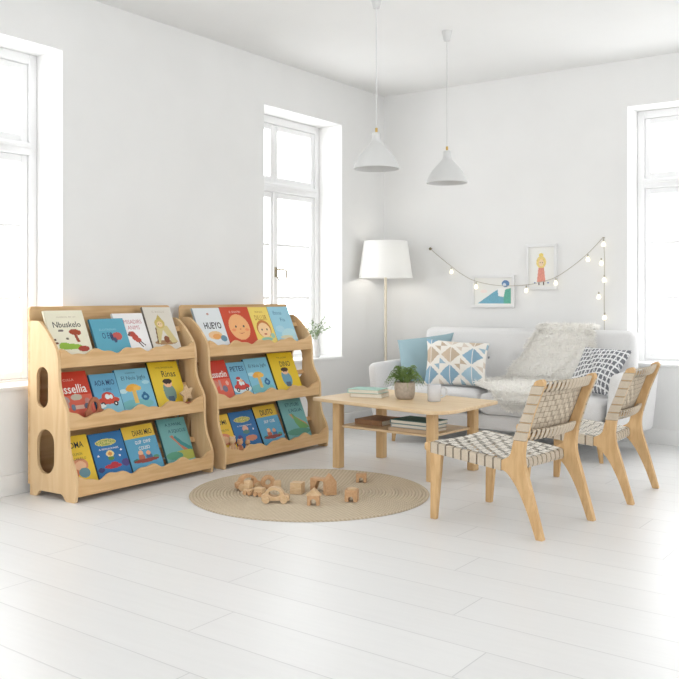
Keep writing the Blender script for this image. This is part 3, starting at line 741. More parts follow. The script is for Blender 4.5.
block('little wooden arch block alone near the far edge of the rug', (1.415, -2.46, RZ), math.radians(30), lambda bm: yprism(bm, arch_prof(.06, .05, .026, .03), .05), M_toyd)

# ------------------------------------------------------------------ coffee table
TA = math.radians(-3.5)
tb = thing('coffee_table', 'pale wooden coffee table with lower shelf, in front of the sofa', 'table', (1.385, -1.915, 0), TA)
TZ = .45
bm = bmesh.new()
def TL_(x, y):
    c, s_ = math.cos(TA), math.sin(TA); x -= 1.385; y += 1.915; return (x*c+y*s_, -x*s_+y*c)
tp = round_poly([TL_(.86, -2.21)+(.02,), TL_(1.86, -2.40)+(.08,), TL_(1.94, -2.28)+(.07,), TL_(1.93, -1.68)+(.03,), TL_(.905, -1.47)+(.03,)], n=5)
vs = prism(bm, tp, [], .022, lambda a, b_, c: Vector((a, b_, TZ-.022+c)))
bevel_mod(link('tabletop', bm, M_tabletop, tb), .006, 3)
LX, LY = .36, .235
for sx in (-1, 1):
    for sy in (-1, 1):
        bm = bmesh.new(); box(bm, sx*LX-.028, sx*LX+.028, sy*LY-.028, sy*LY+.028, 0, TZ-.0225, r=.006, seg=3)
        link('leg', bm, M_tableleg, tb, smooth=40)
for sx in (-1, 1):
    bm = bmesh.new(); box(bm, sx*LX-.011, sx*LX+.011, -LY+.028, LY-.028, TZ-.045, TZ-.0225, r=.002); link('apron', bm, M_tableleg, tb)
bm = bmesh.new(); box(bm, -LX+.005, LX-.005, -LY+.005, LY-.005, .26, .275, r=.003)
link('lower_shelf', bm, M_tabletop, tb)
def T(x, y, z):
    c, s = math.cos(TA), math.sin(TA); return (1.385+x*c-y*s, -1.915+x*s+y*c, z)

def closed_book(label, w, d, h, mat, loc, rz, group=None, front_spine=False):
    root = thing('book', label, 'book', loc, rz, group)
    bm = bmesh.new(); t = .003
    box(bm, 0, w, 0, d, 0, t, r=.001, seg=1); box(bm, 0, w, 0, d, h-t, h, r=.001, seg=1); box(bm, -.003, .002, 0, d, 0, h, r=.0015, seg=2)
    if front_spine: box(bm, 0, w, -.002, .004, 0, h, r=.0015, seg=2)
    link('cover', bm, mat, root)
    bm = bmesh.new(); box(bm, .002, w-.004, .005, d-.005, t, h-t); link('pages', bm, M_paper, root)
    return root
# on the table top
closed_book('beige hardback book underneath the mint one on the coffee table', .215, .16, .026, M_sand, (1.055, -2.055, TZ), math.radians(14), 'two books on the table top')
closed_book('mint green hardback book on top of the beige one on the coffee table', .215, .17, .026, M_mint, (1.032, -2.05, TZ+.0265), math.radians(9), 'two books on the table top')
# lower shelf
a = T(-.305, -.13, .275)
closed_book('brown leather bound book lying alone on the left of the lower table shelf', .21, .24, .034, M_brown, a, TA+math.radians(2), front_spine=True)
p0 = [T(.025, -.215, .275), T(.04, -.21, .2965), T(.03, -.205, .318)]
closed_book('tan book at the bottom of the stack on the lower table shelf', .29, .22, .021, M_tan, p0[0], TA, 'stack of books on the lower shelf', True)
closed_book('pale blue grey book in the middle of the stack on the lower table shelf', .275, .21, .021, M_bluegrey, p0[1], TA+.02, 'stack of books on the lower shelf')
closed_book('dark teal book topmost of the stack on the lower table shelf', .285, .215, .024, M_teal, p0[2], TA-.01, 'stack of books on the lower shelf')

# mug
mg = thing('mug', 'light grey ceramic mug on the coffee table, right of the plant', 'mug', (1.615, -1.945, TZ), math.radians(30))
bm = bmesh.new(); lathe(bm, [(0, 0), (.036, 0), (.040, .004), (.0425, .05), (.043, .105), (.0415, .1065), (.040, .105), (.0385, .05), (.036, .008), (0, .007)], 40)
link('body', bm, M_mug, mg, smooth=50)
bm = bmesh.new(); tube(bm, spline([(.040, 0, .085), (.062, 0, .09), (.074, 0, .07), (.070, 0, .042), (.042, 0, .025)], 5), .006, 10)
link('handle', bm, M_mug, mg, smooth=60)

# fern
pl = thing('potted_plant', 'small leafy green fern in a grey brown pot on the coffee table', 'plant', (1.395, -1.935, TZ))
bm = bmesh.new(); lathe(bm, [(0, 0), (.045, 0), (.058, .012), (.064, .035), (.066, .07), (.066, .108), (.061, .109), (.060, .09), (0, .09)], 48)
link('pot', bm, M_pot, pl, smooth=50)
bm = bmesh.new(); lathe(bm, [(0, .1), (.03, .1), (.0595, .096), (.0595, .091), (0, .091)], 32); link('soil', bm, M_soil, pl, smooth=60)
bm = bmesh.new()
rnd = random.Random(3)
def frond(bm, base, az, L, rise, droop, nl=11, lw=.010, ll=.026):
    pts = []
    for k in range(nl+1):
        t = k/nl; rr = L*(t*.9+.1*t*t); z = rise*math.sin(t*PI*.62)*1.1-droop*t**3
        pts.append(Vector((base[0]+rr*math.cos(az), base[1]+rr*math.sin(az), base[2]+z)))
    tube(bm, pts, [.0013*(1-.6*k/nl) for k in range(nl+1)], 4)
    for k in range(1, nl+1):
        d = (pts[k]-pts[k-1]).normalized(); side = d.cross(Vector((0, 0, 1))).normalized()
        s = math.sin(PI*min(1, k/nl*.85+.12))
        for sg in ((-1, 1) if k < nl else (0,)):
            l = ll*s*rnd.uniform(.8, 1.15); dirv = (side*sg*.85+d*.6+Vector((0, 0, rnd.uniform(-.1, .35)))).normalized()
            w = dirv.cross(Vector((0, 0, 1))).normalized()*lw*.5*s
            p = pts[k]; q1 = p+dirv*l*.45+Vector((0, 0, .003)); q2 = p+dirv*l+Vector((0, 0, -.004))
            v = [bm.verts.new(x) for x in (p, q1+w, q2, q1-w)]
            bm.faces.new(v)
for i in range(66):
    az = 2*PI*i/66*3.0+rnd.uniform(-.3, .3); ring = i % 3
    frond(bm, (.015*math.cos(az), .015*math.sin(az), .096), az, [.065, .10, .128][ring]*rnd.uniform(.8, 1.08), [.10, .085, .065][ring]*rnd.uniform(.8, 1.1), [.015, .045, .075][ring])
link('foliage', bm, M_leaf, pl)

# ------------------------------------------------------------------ woven chairs
def weave(bm, S, nu, nv, gap=.1, amp=.0032, m_top=0, m_edge=1):
    """S(u,v)->(point,normal), u,v in 0..1; nu straps across v-direction etc."""
    def strap(along, idx, n_across, n_cross, phase):
        c = (idx+.5)/n_across; hw = .5/n_across*(1-gap)
        offs = (-hw, -hw*.86, hw*.86, hw)
        rows = []
        steps = n_cross*4
        for k in range(steps+1):
            t = k/steps; x = t*n_cross
            o = amp*math.cos(PI*(x-.5+.0)+PI*phase)*1.15
            o = max(-amp, min(amp, o))
            row = []
            for q in offs:
                u, v = (t, c+q) if along == 'u' else (c+q, t)
                P, Nn = S(u, v); row.append(bm.verts.new(P+Nn*o))
            rows.append(row)
        for a, b_ in zip(rows, rows[1:]):
            for j in range(3):
                f = bm.faces.new((a[j], a[j+1], b_[j+1], b_[j])); f.material_index = m_top if j == 1 else m_edge
    for i in range(nv): strap('u', i, nv, nu, i % 2)
    for i in range(nu): strap('v', i, nu, nv, (i+1) % 2)

def ring_band(bm, section, t0, t1, fmap, mi=0):
    """closed band: section loop (a,b), extruded along c from t0 to t1"""
    n = len(section)
    tt = [t0, t0+(t1-t0)*.07, t1-(t1-t0)*.07, t1]
    R = [[bm.verts.new(fmap(a, b_, t)) for a, b_ in section] for t in tt]
    for k in range(3):
        for i in range(n):
            f = bm.faces.new((R[k][i], R[k][(i+1) % n], R[k+1][(i+1) % n], R[k+1][i])); f.material_index = mi if k == 1 else 1

def make_chair(label, loc, rz):
    root = thing('lounge_chair', label, 'chair', loc, rz, 'woven strap lounge chairs')
    HW = .262; T = .03
    def side_y(s, c): return (HW-T+c) if s > 0 else (-HW+c)
    post = [(.600-.31, 0, .004), (.634-.31, 0, .004), (.600-.31, .12, .05), (.562-.31, .25, .08), (.534-.31, .335, .08), (.536-.31, .42, .08), (.578-.31, .56, .1), (.642-.31, .712, .012), (.630-.31, .731, .012), (.595-.31, .718, .012),
            (.541-.31, .575, .1), (.497-.31, .470, .05), (.478-.31, .42, .05), (.468-.31, .365, .03), (.42-.31, .342, .01), (.40-.31, .300, .01), (.445-.31, .293, .05), (.503-.31, .225, .06), (.556-.31, .12, .08)]
    pp = round_poly(post, n=4)
    for s in (-1, 1):
        bm = bmesh.new()
        prism(bm, pp, [], T, lambda a, b_, c: Vector((a, side_y(s, c), b_)))
        o = bevel_mod(link('leg', bm, M_chairw, root), .005, 2); o['label'] = 'rear leg continuing upward as backrest post'
    # front legs, tapered
    for s in (-1, 1):
        bm = bmesh.new()
        vs = []
        for z, x0, x1, y0, y1 in ((0, -.305, -.270, .003, T-.002), (.336, -.300, -.235, 0, T)):
            ring = [bm.verts.new((x, side_y(s, 0)+y, z)) for x, y in ((x0, y0), (x1, y0), (x1, y1), (x0, y1))]
            vs.append(ring)
        for k in range(4): bm.faces.new((vs[0][k], vs[0][(k+1) % 4], vs[1][(k+1) % 4], vs[1][k]))
        bm.faces.new(vs[0]); bm.faces.new(vs[1])
        o = bevel_mod(link('leg', bm, M_chairw, root), .005, 2); o['label'] = 'tapered front leg'
    # side rails
    for s in (-1, 1):
        bm = bmesh.new()
        prism(bm, round_poly([(-.338, .338, .012), (.095, .298, .004), (.095, .340, .004), (-.338, .380, .016)], n=4), [], T-.004, lambda a, b_, c: Vector((a, side_y(s, c)+.002, b_)))
        bevel_mod(link('seat_rail', bm, M_chairw, root), .004, 2)
    bm = bmesh.new(); iw = HW-T
    box(bm, -.315, -.29, -iw, iw, .336, .366, r=.006); link('cross_rail', bm, M_chairw, root, smooth=40)
    bm = bmesh.new(); box(bm, .125, .155, -iw, iw, .298, .325, r=.006); link('cross_rail', bm, M_chairw, root, smooth=40)
    # back rails
    def backc(z):   # centre line x of the post at height z
        t = (z-.43)/(.72-.43); return (.508+(.614-.508)*t)-.31
    for z in (.460, .690):
        bm = bmesh.new(); x = backc(z)
        tube(bm, [(x+.028*(1-t_*t_), iw*t_, z) for t_ in [k_/6-1 for k_ in range(13)]], .0105, 12, cap=False); link('back_rail', bm, M_chairw, root, smooth=60)
    # seat weave: saddle shaped
    x0, x1 = -.31, .15
    def S(u, v):
        x = x0+(x1-x0)*u; y = -iw-.004+(2*iw+.008)*v
        sag = 4*v*(1-v)
        z = .384-.042*u-.014*sag*(.65+.35*math.sin(PI*u))
        dzdy = -.014*(4-8*v)/(2*iw)
        return Vector((x, y, z)), Vector((0, -dzdy, 1)).normalized()
    bm = bmesh.new(); weave(bm, S, 10, 11, .07)
    # wraps over the side rails
    for s in (-1, 1):
        ya, yb = (side_y(s, 0)-.0005, side_y(s, T)+.0005)
        sec = [(ya, .332), (yb, .332), (yb+.001, .355), (yb, .3815), ((ya+yb)/2, .385), (ya, .3815)]
        for i in range(9):
            t0 = -.298+i*.0455
            if t0+.044 > .13: break
            ring_band(bm, sec, t0, t0+.0437, lambda a, b_, c: Vector((c, a, b_-(c+.32)*.0924)), 2)
    # wraps over the front rail
    for i in range(11):
        w = (2*iw)/11; t0 = -iw+i*w
        dz = -.014*4*((i+.5)/11)*(1-(i+.5)/11)*.65
        ring_band(bm, [(-.319, .332), (-.286, .332), (-.286, .372+dz), (-.300, .380+dz), (-.317, .376+dz), (-.321, .352)], t0+.001, t0+w-.001, lambda a, b_, c: Vector((a, c, b_)), 2)
    # wraps over the rear seat rail
    for i in range(11):
        w = (2*iw)/11; t0 = -iw+i*w
        dz = -.014*4*((i+.5)/11)*(1-(i+.5)/11)*.65
        ring_band(bm, [(.118, .294), (.158, .290), (.164, .305), (.160, .338+dz), (.148, .344+dz), (.118, .342+dz)], t0+.001, t0+w-.001, lambda a, b_, c: Vector((a, c, b_)), 2)
    link('woven_seat', bm, [M_strapw, M_strapedge, M_strap], root)
    def edge_x(z):
        fr_ = [(.42, .476, .539), (.47, .495, .552), (.575, .539, .585), (.70, .586, .637), (.728, .597, .649)]
        for (z0, a0, b0), (z1, a1, b1) in zip(fr_, fr_[1:]):
            if z <= z1:
                t = (z-z0)/(z1-z0); return a0+(a1-a0)*t-.31, b0+(b1-b0)*t-.31
        return fr_[-1][1]-.31, fr_[-1][2]-.31
    # back weave
    zb, zt = .455, .695
    def S2(u, v):   # u across, v up
        y = -iw-.004+(2*iw+.008)*u; z = zb+(zt-zb)*v; bow = 4*u*(1-u)*.028
        x = edge_x(z)[0]-.003+bow
        return Vector((x, y, z)), Vector((1, -.11*(1-2*u), -.42)).normalized()
    bm = bmesh.new(); weave(bm, S2, 14, 9, .05, .0024)
    for i in range(14):
        w = 2*iw/14; t0 = -iw+i*w
        bow = 4*((i+.5)/14)*(1-(i+.5)/14)*.028
        for z in (.460, .690):
            x = backc(z); sec = [(x+bow+.013*math.copysign(abs(math.cos(a))**.6, math.cos(a))+.42*.026*math.copysign(abs(math.sin(a))**.6, math.sin(a)), z+.026*math.copysign(abs(math.sin(a))**.6, math.sin(a))) for a in [2*PI*k/14 for k in range(14)]]
            ring_band(bm, sec, t0+.0008, t0+w-.0008, lambda a, b_, c: Vector((a, c, b_)))
    # horizontal straps wrapped round the posts
    for s in (-1, 1):
        ya, yb = side_y(s, 0)-.0015, side_y(s, T)+.0015
        for i in range(6):
            z0 = .440+i*.0435; z1 = z0+.041
            # open strap: rear edge, outer side and front edge of the post
            yo, yi = (ya, yb) if s < 0 else (yb, ya)
            R = []
            for z in (z0, z0+.0025, z1-.0025, z1):
                a, b_ = edge_x(z); a -= .0025; b_ += .0015
                R.append([bm.verts.new(p_) for p_ in ((b_, (yo+yi)/2, z), (b_, yo, z), (a, yo, z), (a, yi, z))])
            for k in range(3):
                for j in range(3):
                    f = bm.faces.new((R[k][j], R[k][j+1], R[k+1][j+1], R[k+1][j])); f.material_index = 0 if k == 1 else 1
    link('woven_back', bm, [M_strap, M_strapedge2], root)
    return root
make_chair('wooden lounge chair with woven straps, the one nearer to the rug', (2.498, -2.742, 0), math.radians(-7))
make_chair('wooden lounge chair with woven straps, further right by the sofa arm', (2.568, -1.838, 0), math.radians(1.5))

# ------------------------------------------------------------------ sofa
sofa = thing('sofa', 'light grey tufted fabric sofa along the back wall', 'sofa', (1.51, -.62, 0))
SX = 1.51; SY = -.62
def soft_box(x0, x1, y0, y1, z0, z1, r, puff=0, n=(10, 8, 4), fn=None, exp=4):
    """rounded box in sofa-local coords from world extents"""
    bm = bmesh.new(); bmesh.ops.create_cube(bm, size=2)
    bmesh.ops.subdivide_edges(bm, edges=bm.edges[:], cuts=11, use_grid_fill=True)
    hx, hy, hz = (x1-x0)/2, (y1-y0)/2, (z1-z0)/2
    c = Vector(((x0+x1)/2-SX, (y0+y1)/2-SY, (z0+z1)/2))
    for v in bm.verts:
        a = [math.copysign(abs(t)**.75, t) for t in v.co]          # denser near the rims
        p = Vector((a[0]*hx, a[1]*hy, a[2]*hz))
        q = Vector((max(-hx+r, min(hx-r, p.x)), max(-hy+r, min(hy-r, p.y)), max(-hz+r, min(hz-r, p.z))))
        d = p-q
        if d.length > 1e-6: p = q+d.normalized()*r if d.length > r*.6 and sum(abs(t) > 1e-6 for t in d) > 1 else p
        if puff:
            w = max(0, 1-(p.x/hx)**2)*max(0, 1-(p.y/hy)**2)
            if p.z > 0: p.z += puff*w**.5
        if fn: p = fn(p)
        v.co = c+p
    return bm
# legs
for x, y in ((.74, -1.0), (2.33, -1.0), (.70, -.33), (2.38, -.33)):
    bm = bmesh.new(); tube(bm, [(x-SX+(.015 if x > 1 else -.015), y-SY, 0), (x-SX, y-SY, .155)], [.013, .024], 16)
    link('leg', bm, M_chairw, sofa, smooth=40)
link('base', soft_box(.60, 2.44, -1.04, -.22, .15, .27, .03), M_fab, sofa, smooth=60)
link('seat_cushion', soft_box(.655, 1.462, -1.06, -.38, .262, .415, .045, .018), M_fab, sofa, smooth=60)
link('seat_cushion', soft_box(1.468, 2.365, -1.06, -.38, .262, .415, .045, .018), M_fab, sofa, smooth=60)
# back: leaning, gently rounded, with tufted buttons
buttons = [(.93, .62), (1.22, .62), (1.47, .62), (1.76, .62), (2.05, .62)]
def back_fn(p):
    z = p.z; lean = (z+.30)/.6
    p = Vector((p.x, p.y+.10*lean, p.z))
    for bx, bz in buttons:
        d = math.hypot(p.x+(1.51-bx), (p.z+.545-bz))
        if p.y < .1*lean: p.y += .022*math.exp(-(d/.035)**2)
    # shoulders fall away at the ends
    e = max(0, (abs(p.x)-.78)/.11)
    if p.z > 0: p.z -= .02*e*e
    return p
def back_mesh():
    bm = bmesh.new(); hx, hy, hz, r = .87, .085, .305, .05
    nx, nz = 90, 34
    c = Vector((-.02, -.36-SY, .548))
    def P(u, v, front):
        x = -hx+2*hx*u; z = -hz+2*hz*v
        ex = max(0, abs(x)-(hx-r))/r; ez = max(0, z-(hz-r))/r
        k = min(1, math.hypot(ex, ez)); dep = hy-r+r*math.sqrt(max(0, 1-k*k))
        if ex > 0 and ez > 0 and math.hypot(ex, ez) > 1:
            s = 1/math.hypot(ex, ez); x = math.copysign(hx-r+ex*s*r, x); z = hz-r+ez*s*r
        return c+back_fn(Vector((x, -dep if front else dep, z)))
    F = [[bm.verts.new(P(i/nx, j/nz, True)) for i in range(nx+1)] for j in range(nz+1)]
    B = [[bm.verts.new(P(i/nx, j/nz, False)) for i in range(nx+1)] for j in range(nz+1)]
    for j in range(nz):
        for i in range(nx):
            bm.faces.new((F[j][i], F[j][i+1], F[j+1][i+1], F[j+1][i])); bm.faces.new((B[j][i], B[j+1][i], B[j+1][i+1], B[j][i+1]))
    for j in range(nz):
        for k in (0, nx): bm.faces.new((F[j][k], F[j+1][k], B[j+1][k], B[j][k]))
    for i in range(nx):
        for k in (0, nz): bm.faces.new((F[k][i], F[k][i+1], B[k][i+1], B[k][i]))
    return bm
link('backrest', back_mesh(), M_fab, sofa, smooth=60)
for bx, bz in buttons:
    bm = bmesh.new(); bmesh.ops.create_uvsphere(bm, u_segments=14, v_segments=8, radius=.011)
    yy = -.36-.085+.10*((bz-.545+.30)/.6)+.016
    for v in bm.verts: v.co = Vector((v.co.x+bx-SX, v.co.y*.5+yy-SY, v.co.z+bz))
    link('button', bm, M_button, sofa, smooth=60)
def arm_fn(s):
    def f(p):
        t = (p.z+.22)/.44
        return Vector((p.x+s*(.045*t*t+.012*math.sin(PI*t)), p.y, p.z - (.012*(p.y/.43)**2)))
    return f
link('armrest', soft_box(.575, .66, -1.08, -.22, .15, .60, .04, .0, fn=arm_fn(-1)), M_fab, sofa, smooth=60)
link('armrest', soft_box(2.37, 2.465, -1.08, -.22, .15, .605, .04, .0, fn=arm_fn(1)), M_fab, sofa, smooth=60)

# ------------------------------------------------------------------ cushions
def pillow(label, TL, TR, BR, BL, thick, paint, N=56):
    TL, TR, BR, BL = map(Vector, (TL, TR, BR, BL))
    cen = (TL+TR+BR+BL)/4
    nrm = ((TR-TL)+(BR-BL)).cross((TL-BL)+(TR-BR)).normalized()
    if nrm.y > 0: nrm = -nrm                     # towards the room
    bm = bmesh.new(); lay = bm.loops.layers.float_color.new('Col')
    def P(i, j, s):
        a = -1+2*i/N; b_ = -1+2*j/N
        w = (max(0, 1-abs(a)**2.2)*max(0, 1-abs(b_)**2.2))**.5
        a2 = a*(1-.07*(1-b_*b_)); b2 = b_*(1-.07*(1-a*a))
        u, v = (a2+1)/2, (b2+1)/2
        q = (BL*(1-u)+BR*u)*(1-v)+(TL*(1-u)+TR*u)*v
        wr = .004*math.sin(9*a+5*b_)*w
        return q+nrm*s*(thick*.5*w+wr)-cen
    F = [[bm.verts.new(P(i, j, 1)) for i in range(N+1)] for j in range(N+1)]
    B = [[F[j][i] if i in (0, N) or j in (0, N) else bm.verts.new(P(i, j, -1)) for i in range(N+1)] for j in range(N+1)]
    for j in range(N):
        for i in range(N):
            c = paint((i+.5)/N, (j+.5)/N)
            for vs in ((F[j][i], F[j][i+1], F[j+1][i+1], F[j+1][i]), (B[j][i], B[j+1][i], B[j+1][i+1], B[j][i+1])):
                f = bm.faces.new(vs)
                for l in f.loops: l[lay] = (*c, 1)
    o = link('cushion', bm, M_cloth, smooth=0, loc=cen)
    return tag(o, label, 'cushion', 'cushions on the sofa')
pblue = lambda u, v: rgb(152, 178, 186)
CW, CB, CT, CG, CP = rgb(238, 234, 226), rgb(138, 170, 190), rgb(196, 178, 156), rgb(160, 186, 200), rgb(218, 206, 192)
def pdiamond(u, v):
    nx, ny = 2.8, 2.3
    a, b_ = u*nx+.25, v*ny+.1
    row = math.floor(b_); 
    x = a-math.floor(a)-.5; y = b_-row-.5
    k = abs(x)+abs(y)
    i = int(math.floor(a)); j = int(row)
    if k < .46:
        pal = [CB, CP, CB, CT, CG, CT, CB][(i*2+j*3) % 7]
        if abs(x) < .015: return CW
        return pal if x > 0 else tuple(min(1, c*1.12) for c in pal)
    # corner diamonds, split in triangles
    xx = (a+.5)-math.floor(a+.5)-.5; yy = (b_+.5)-math.floor(b_+.5)-.5
    kk = abs(xx)+abs(yy)
    if kk < .5:
        if (xx > 0) == (yy > 0) and kk < .30: return [CT, CP, CG][(int(math.floor(a+.5))+int(math.floor(b_+.5))) % 3]
    return CW
def pcross(u, v):
    x = u*11.5+.35*math.sin(v*6)+v*.6; y = v*8.5+.25*math.sin(u*7)-u*.8
    fx = abs(x-round(x)); fy = abs(y-round(y))
    z = u*9+v*7; fz = abs(z-round(z))
    if fx < .14 or fy < .14 or (fz < .06 and (int(x)+int(y)) % 2): return rgb(232, 232, 232)
    return rgb(120, 122, 127)
pillow('plain light blue cushion at the left arm of the sofa', (.575, -.70, .755), (.99, -.52, .82), (1.01, -.69, .437), (.68, -.83, .437), .18, pblue)
pillow('cushion patterned with blue and tan diamonds, in front of the blue cushion', (.865, -.735, .775), (1.37, -.665, .75), (1.435, -.86, .444), (.94, -.91, .432), .14, pdiamond, 90)
pillow('dark grey cushion with white crosshatch lines, at the right arm of the sofa', (2.06, -.52, .74), (2.43, -.62, .73), (2.345, -.90, .44), (2.02, -.80, .445), .13, pcross, 120)

# ------------------------------------------------------------------ sheepskin
def sheepskin():
    path = [(-.24, .72), (-.235, .84), (-.27, .865), (-.33, .86), (-.372, .80), (-.395, .70), (-.425, .58), (-.45, .48), (-.50, .448), (-.62, .45), (-.78, .452), (-.93, .45), (-1.04, .435), (-1.082, .39), (-1.085, .32)]
    SP = [Vector((0, y, z)) for y, z in path]
    #            left , right limits in x along the path
    lim = [(1.75, 1.98), (1.70, 2.02), (1.68, 2.04), (1.66, 2.05), (1.60, 2.07), (1.53, 2.09), (1.48, 2.10), (1.44, 2.10), (1.36, 2.10), (1.30, 2.10), (1.29, 2.10), (1.42, 2.08), (1.54, 2.04), (1.63, 2.0), (1.74, 1.92)]
    def ev(t):
        f = t*(len(SP)-1); i = min(int(f), len(SP)-2); k = f-i
        q = SP[i]*(1-k)+SP[i+1]*k; a = lim[i][0]*(1-k)+lim[i+1][0]*k; b_ = lim[i][1]*(1-k)+lim[i+1][1]*k
        d = (SP[i+1]-SP[i]).normalized()
        return q, a, b_, d
    def Pt(s, t):
        q, a, b_, d = ev(t)
        wob = .018*math.sin(t*23)+.012*math.sin(t*51+1)
        x = a+wob*(1-s) + (b_-a+wob*.5*s)*s
        nn = Vector((0, d.z, -d.y))           # outward: up / to the room
        if nn.y > 0 and nn.z < 0: nn = -nn
        return Vector((x, q.y, q.z)), nn
    C0 = Vector((1.75, -.6, .45))
    root = thing('sheepskin_throw', 'fluffy cream sheepskin draped over the sofa back and seat', 'throw', C0)
    bm = bmesh.new(); nu, nv = 26, 70
    F = []; B = []
    for j in range(nv+1):
        fr_, br_ = [], []
        for i in range(nu+1):
            p, nn = Pt(i/nu, j/nv)
            e = min(i/nu, 1-i/nu, j/nv*2, (1-j/nv)*2); h = .012+.012*min(1, e*6)+.004*math.sin(i*1.7+j*.9)
            fr_.append(bm.verts.new(p+nn*h-C0)); br_.append(bm.verts.new(p+nn*.004-C0))
        F.append(fr_); B.append(br_)
    for j in range(nv):
        for i in range(nu):
            bm.faces.new((F[j][i], F[j][i+1], F[j+1][i+1], F[j+1][i])); bm.faces.new((B[j][i], B[j+1][i], B[j+1][i+1], B[j][i+1]))
        for k in (0, nu): bm.faces.new((F[j][k], F[j+1][k], B[j+1][k], B[j][k]))
    for i in range(nu):
        for k in (0, nv): bm.faces.new((F[k][i], F[k][i+1], B[k][i+1], B[k][i]))
    link('hide', bm, M_fleece, root, smooth=0)
    bm = bmesh.new(); R = random.Random(11)
    for _ in range(17000):
        s, t = R.random(), R.random()
        if R.random() < .12: s = R.choice((0.0, 1.0))
        p, nn = Pt(s, t)
        L = R.uniform(.024, .046)
        edge = (s-.5)*2
        tv = Vector((R.gauss(0, .45)+.5*edge**5, R.gauss(0, .35), R.gauss(0, .35)-.35))
        d1 = (nn*1.0+tv*.5).normalized(); d2 = (nn*.45+tv*1.0).normalized(); d3 = (nn*.1+tv+Vector((R.gauss(0, .5), 0, R.gauss(0, .4)))).normalized()
        p0 = p+nn*.010; p1 = p0+d1*L*.45; p2 = p1+d2*L*.4; p3 = p2+d3*L*.35
        side = d2.cross(Vector((R.gauss(0, 1), R.gauss(0, 1), R.gauss(0, 1)))).normalized()*R.uniform(.0016, .003)
        v = [bm.verts.new(q-C0) for q in (p0-side, p0+side, p1+side, p1-side, p2+side*.7, p2-side*.7, p3)]
        bm.faces.new((v[0], v[1], v[2], v[3])); bm.faces.new((v[3], v[2], v[4], v[5])); bm.faces.new((v[5], v[4], v[6]))
    me = bpy.data.meshes.new('fleece'); bm.to_mesh(me); bm.free(); me.materials.append(M_fleece2)
    o = bpy.data.objects.new('fleece', me); COL.objects.link(o); o.parent = root
sheepskin()

# ------------------------------------------------------------------ floor lamp
lp = thing('floor_lamp', 'floor lamp with white drum shade in the corner behind the sofa arm', 'lamp', (.238, -.345, 0))
bm = bmesh.new(); lathe(bm, [(0, 0), (.135, 0), (.137, .008), (.13, .018), (.02, .022), (0, .022)], 48); link('base', bm, M_metal_w, lp, smooth=40)
bm = bmesh.new(); tube(bm, [(0, 0, .02), (0, 0, .8), (0, 0, 1.40)], .0115, 16); link('pole', bm, M_pole, lp, smooth=40)
bm = bmesh.new(); bmesh.ops.create_uvsphere(bm, u_segments=16, v_segments=12, radius=.03)
for v in bm.verts: v.co.z = v.co.z*1.3+1.44
link('bulb', bm, M_shadein, lp, smooth=60)
bm = bmesh.new()
lathe(bm, [(.231, 1.262), (.186, 1.578), (.184, 1.578), (.229, 1.262)], 64, close=True)
link('lamp_shade', bm, M_shade, lp, smooth=40)
bm = bmesh.new()
for k in range(3):
    a = 2*PI*k/3; tube(bm, [(.011*math.cos(a), .011*math.sin(a), 1.395), (.1*math.cos(a), .1*math.sin(a), 1.54), (.187*math.cos(a), .187*math.sin(a), 1.57)], .002, 6)
link('shade_carrier', bm, M_steel, lp, smooth=60)

pt = bpy.data.lights.new('shade_fill_light', 'POINT'); pt.energy = 2.2; pt.color = (1, .95, .87); pt.shadow_soft_size = .05  # unseen light added inside the lamp shade to whiten it
po = bpy.data.objects.new('shade_fill_light', pt); COL.objects.link(po); po.location = (.238, -.345, 1.38)
# ------------------------------------------------------------------ pendant lamps
def pendant(label, x, y, zb, r, cord_top=CH):
    root = thing('pendant_lamp', label, 'lamp', (x, y, 0), 0, 'white pendant lamps')
    s = r/.143
    bm = bmesh.new(); lathe(bm, [(0, CH-.07), (.02, CH-.068), (.034, CH-.012), (.036, CH), (0, CH)], 32); link('canopy', bm, M_metal_w, root, smooth=40)
    bm = bmesh.new(); tube(bm, [(0, 0, zb+.25*s), (0, 0, 2.5), (0, 0, CH-.068)], .0035, 8); link('cord', bm, M_cord, root, smooth=60)
    bm = bmesh.new(); lathe(bm, [(0, zb+.222*s), (.008, zb+.222*s), (.008, zb+.255*s), (0, zb+.258*s)], 16); link('neck', bm, M_brass, root, smooth=40)
    prof = [(.143, 0), (.142, .008), (.128, .045), (.104, .085), (.070, .125), (.043, .155), (.032, .175), (.027, .205), (.024, .225), (.004, .228)]
    ins = [(.002, .222), (.02, .215), (.024, .18), (.038, .150), (.066, .120), (.100, .081), (.124, .043), (.139, .006), (.140, 0)]
    bm = bmesh.new(); lathe(bm, [(a*s, zb+b_*s) for a, b_ in spline([(p[0], p[1]) for p in prof], 3)]+[(a*s, zb+b_*s) for a, b_ in ins], 64, close=True)
    link('lamp_shade', bm, M_metal_w, root, smooth=50)
    bm = bmesh.new(); bmesh.ops.create_uvsphere(bm, u_segments=16, v_segments=12, radius=.03*s)
    for v in bm.verts: v.co.z += zb+.13*s
    link('bulb', bm, M_shadein, root, smooth=60)
pendant('white bell pendant lamp, the left and larger one nearer the bookcases', 1.431, -2.322, 1.869, .138)
pendant('white bell pendant lamp, the right and lower one over the sofa', 1.44, -1.46, 1.872, .139)

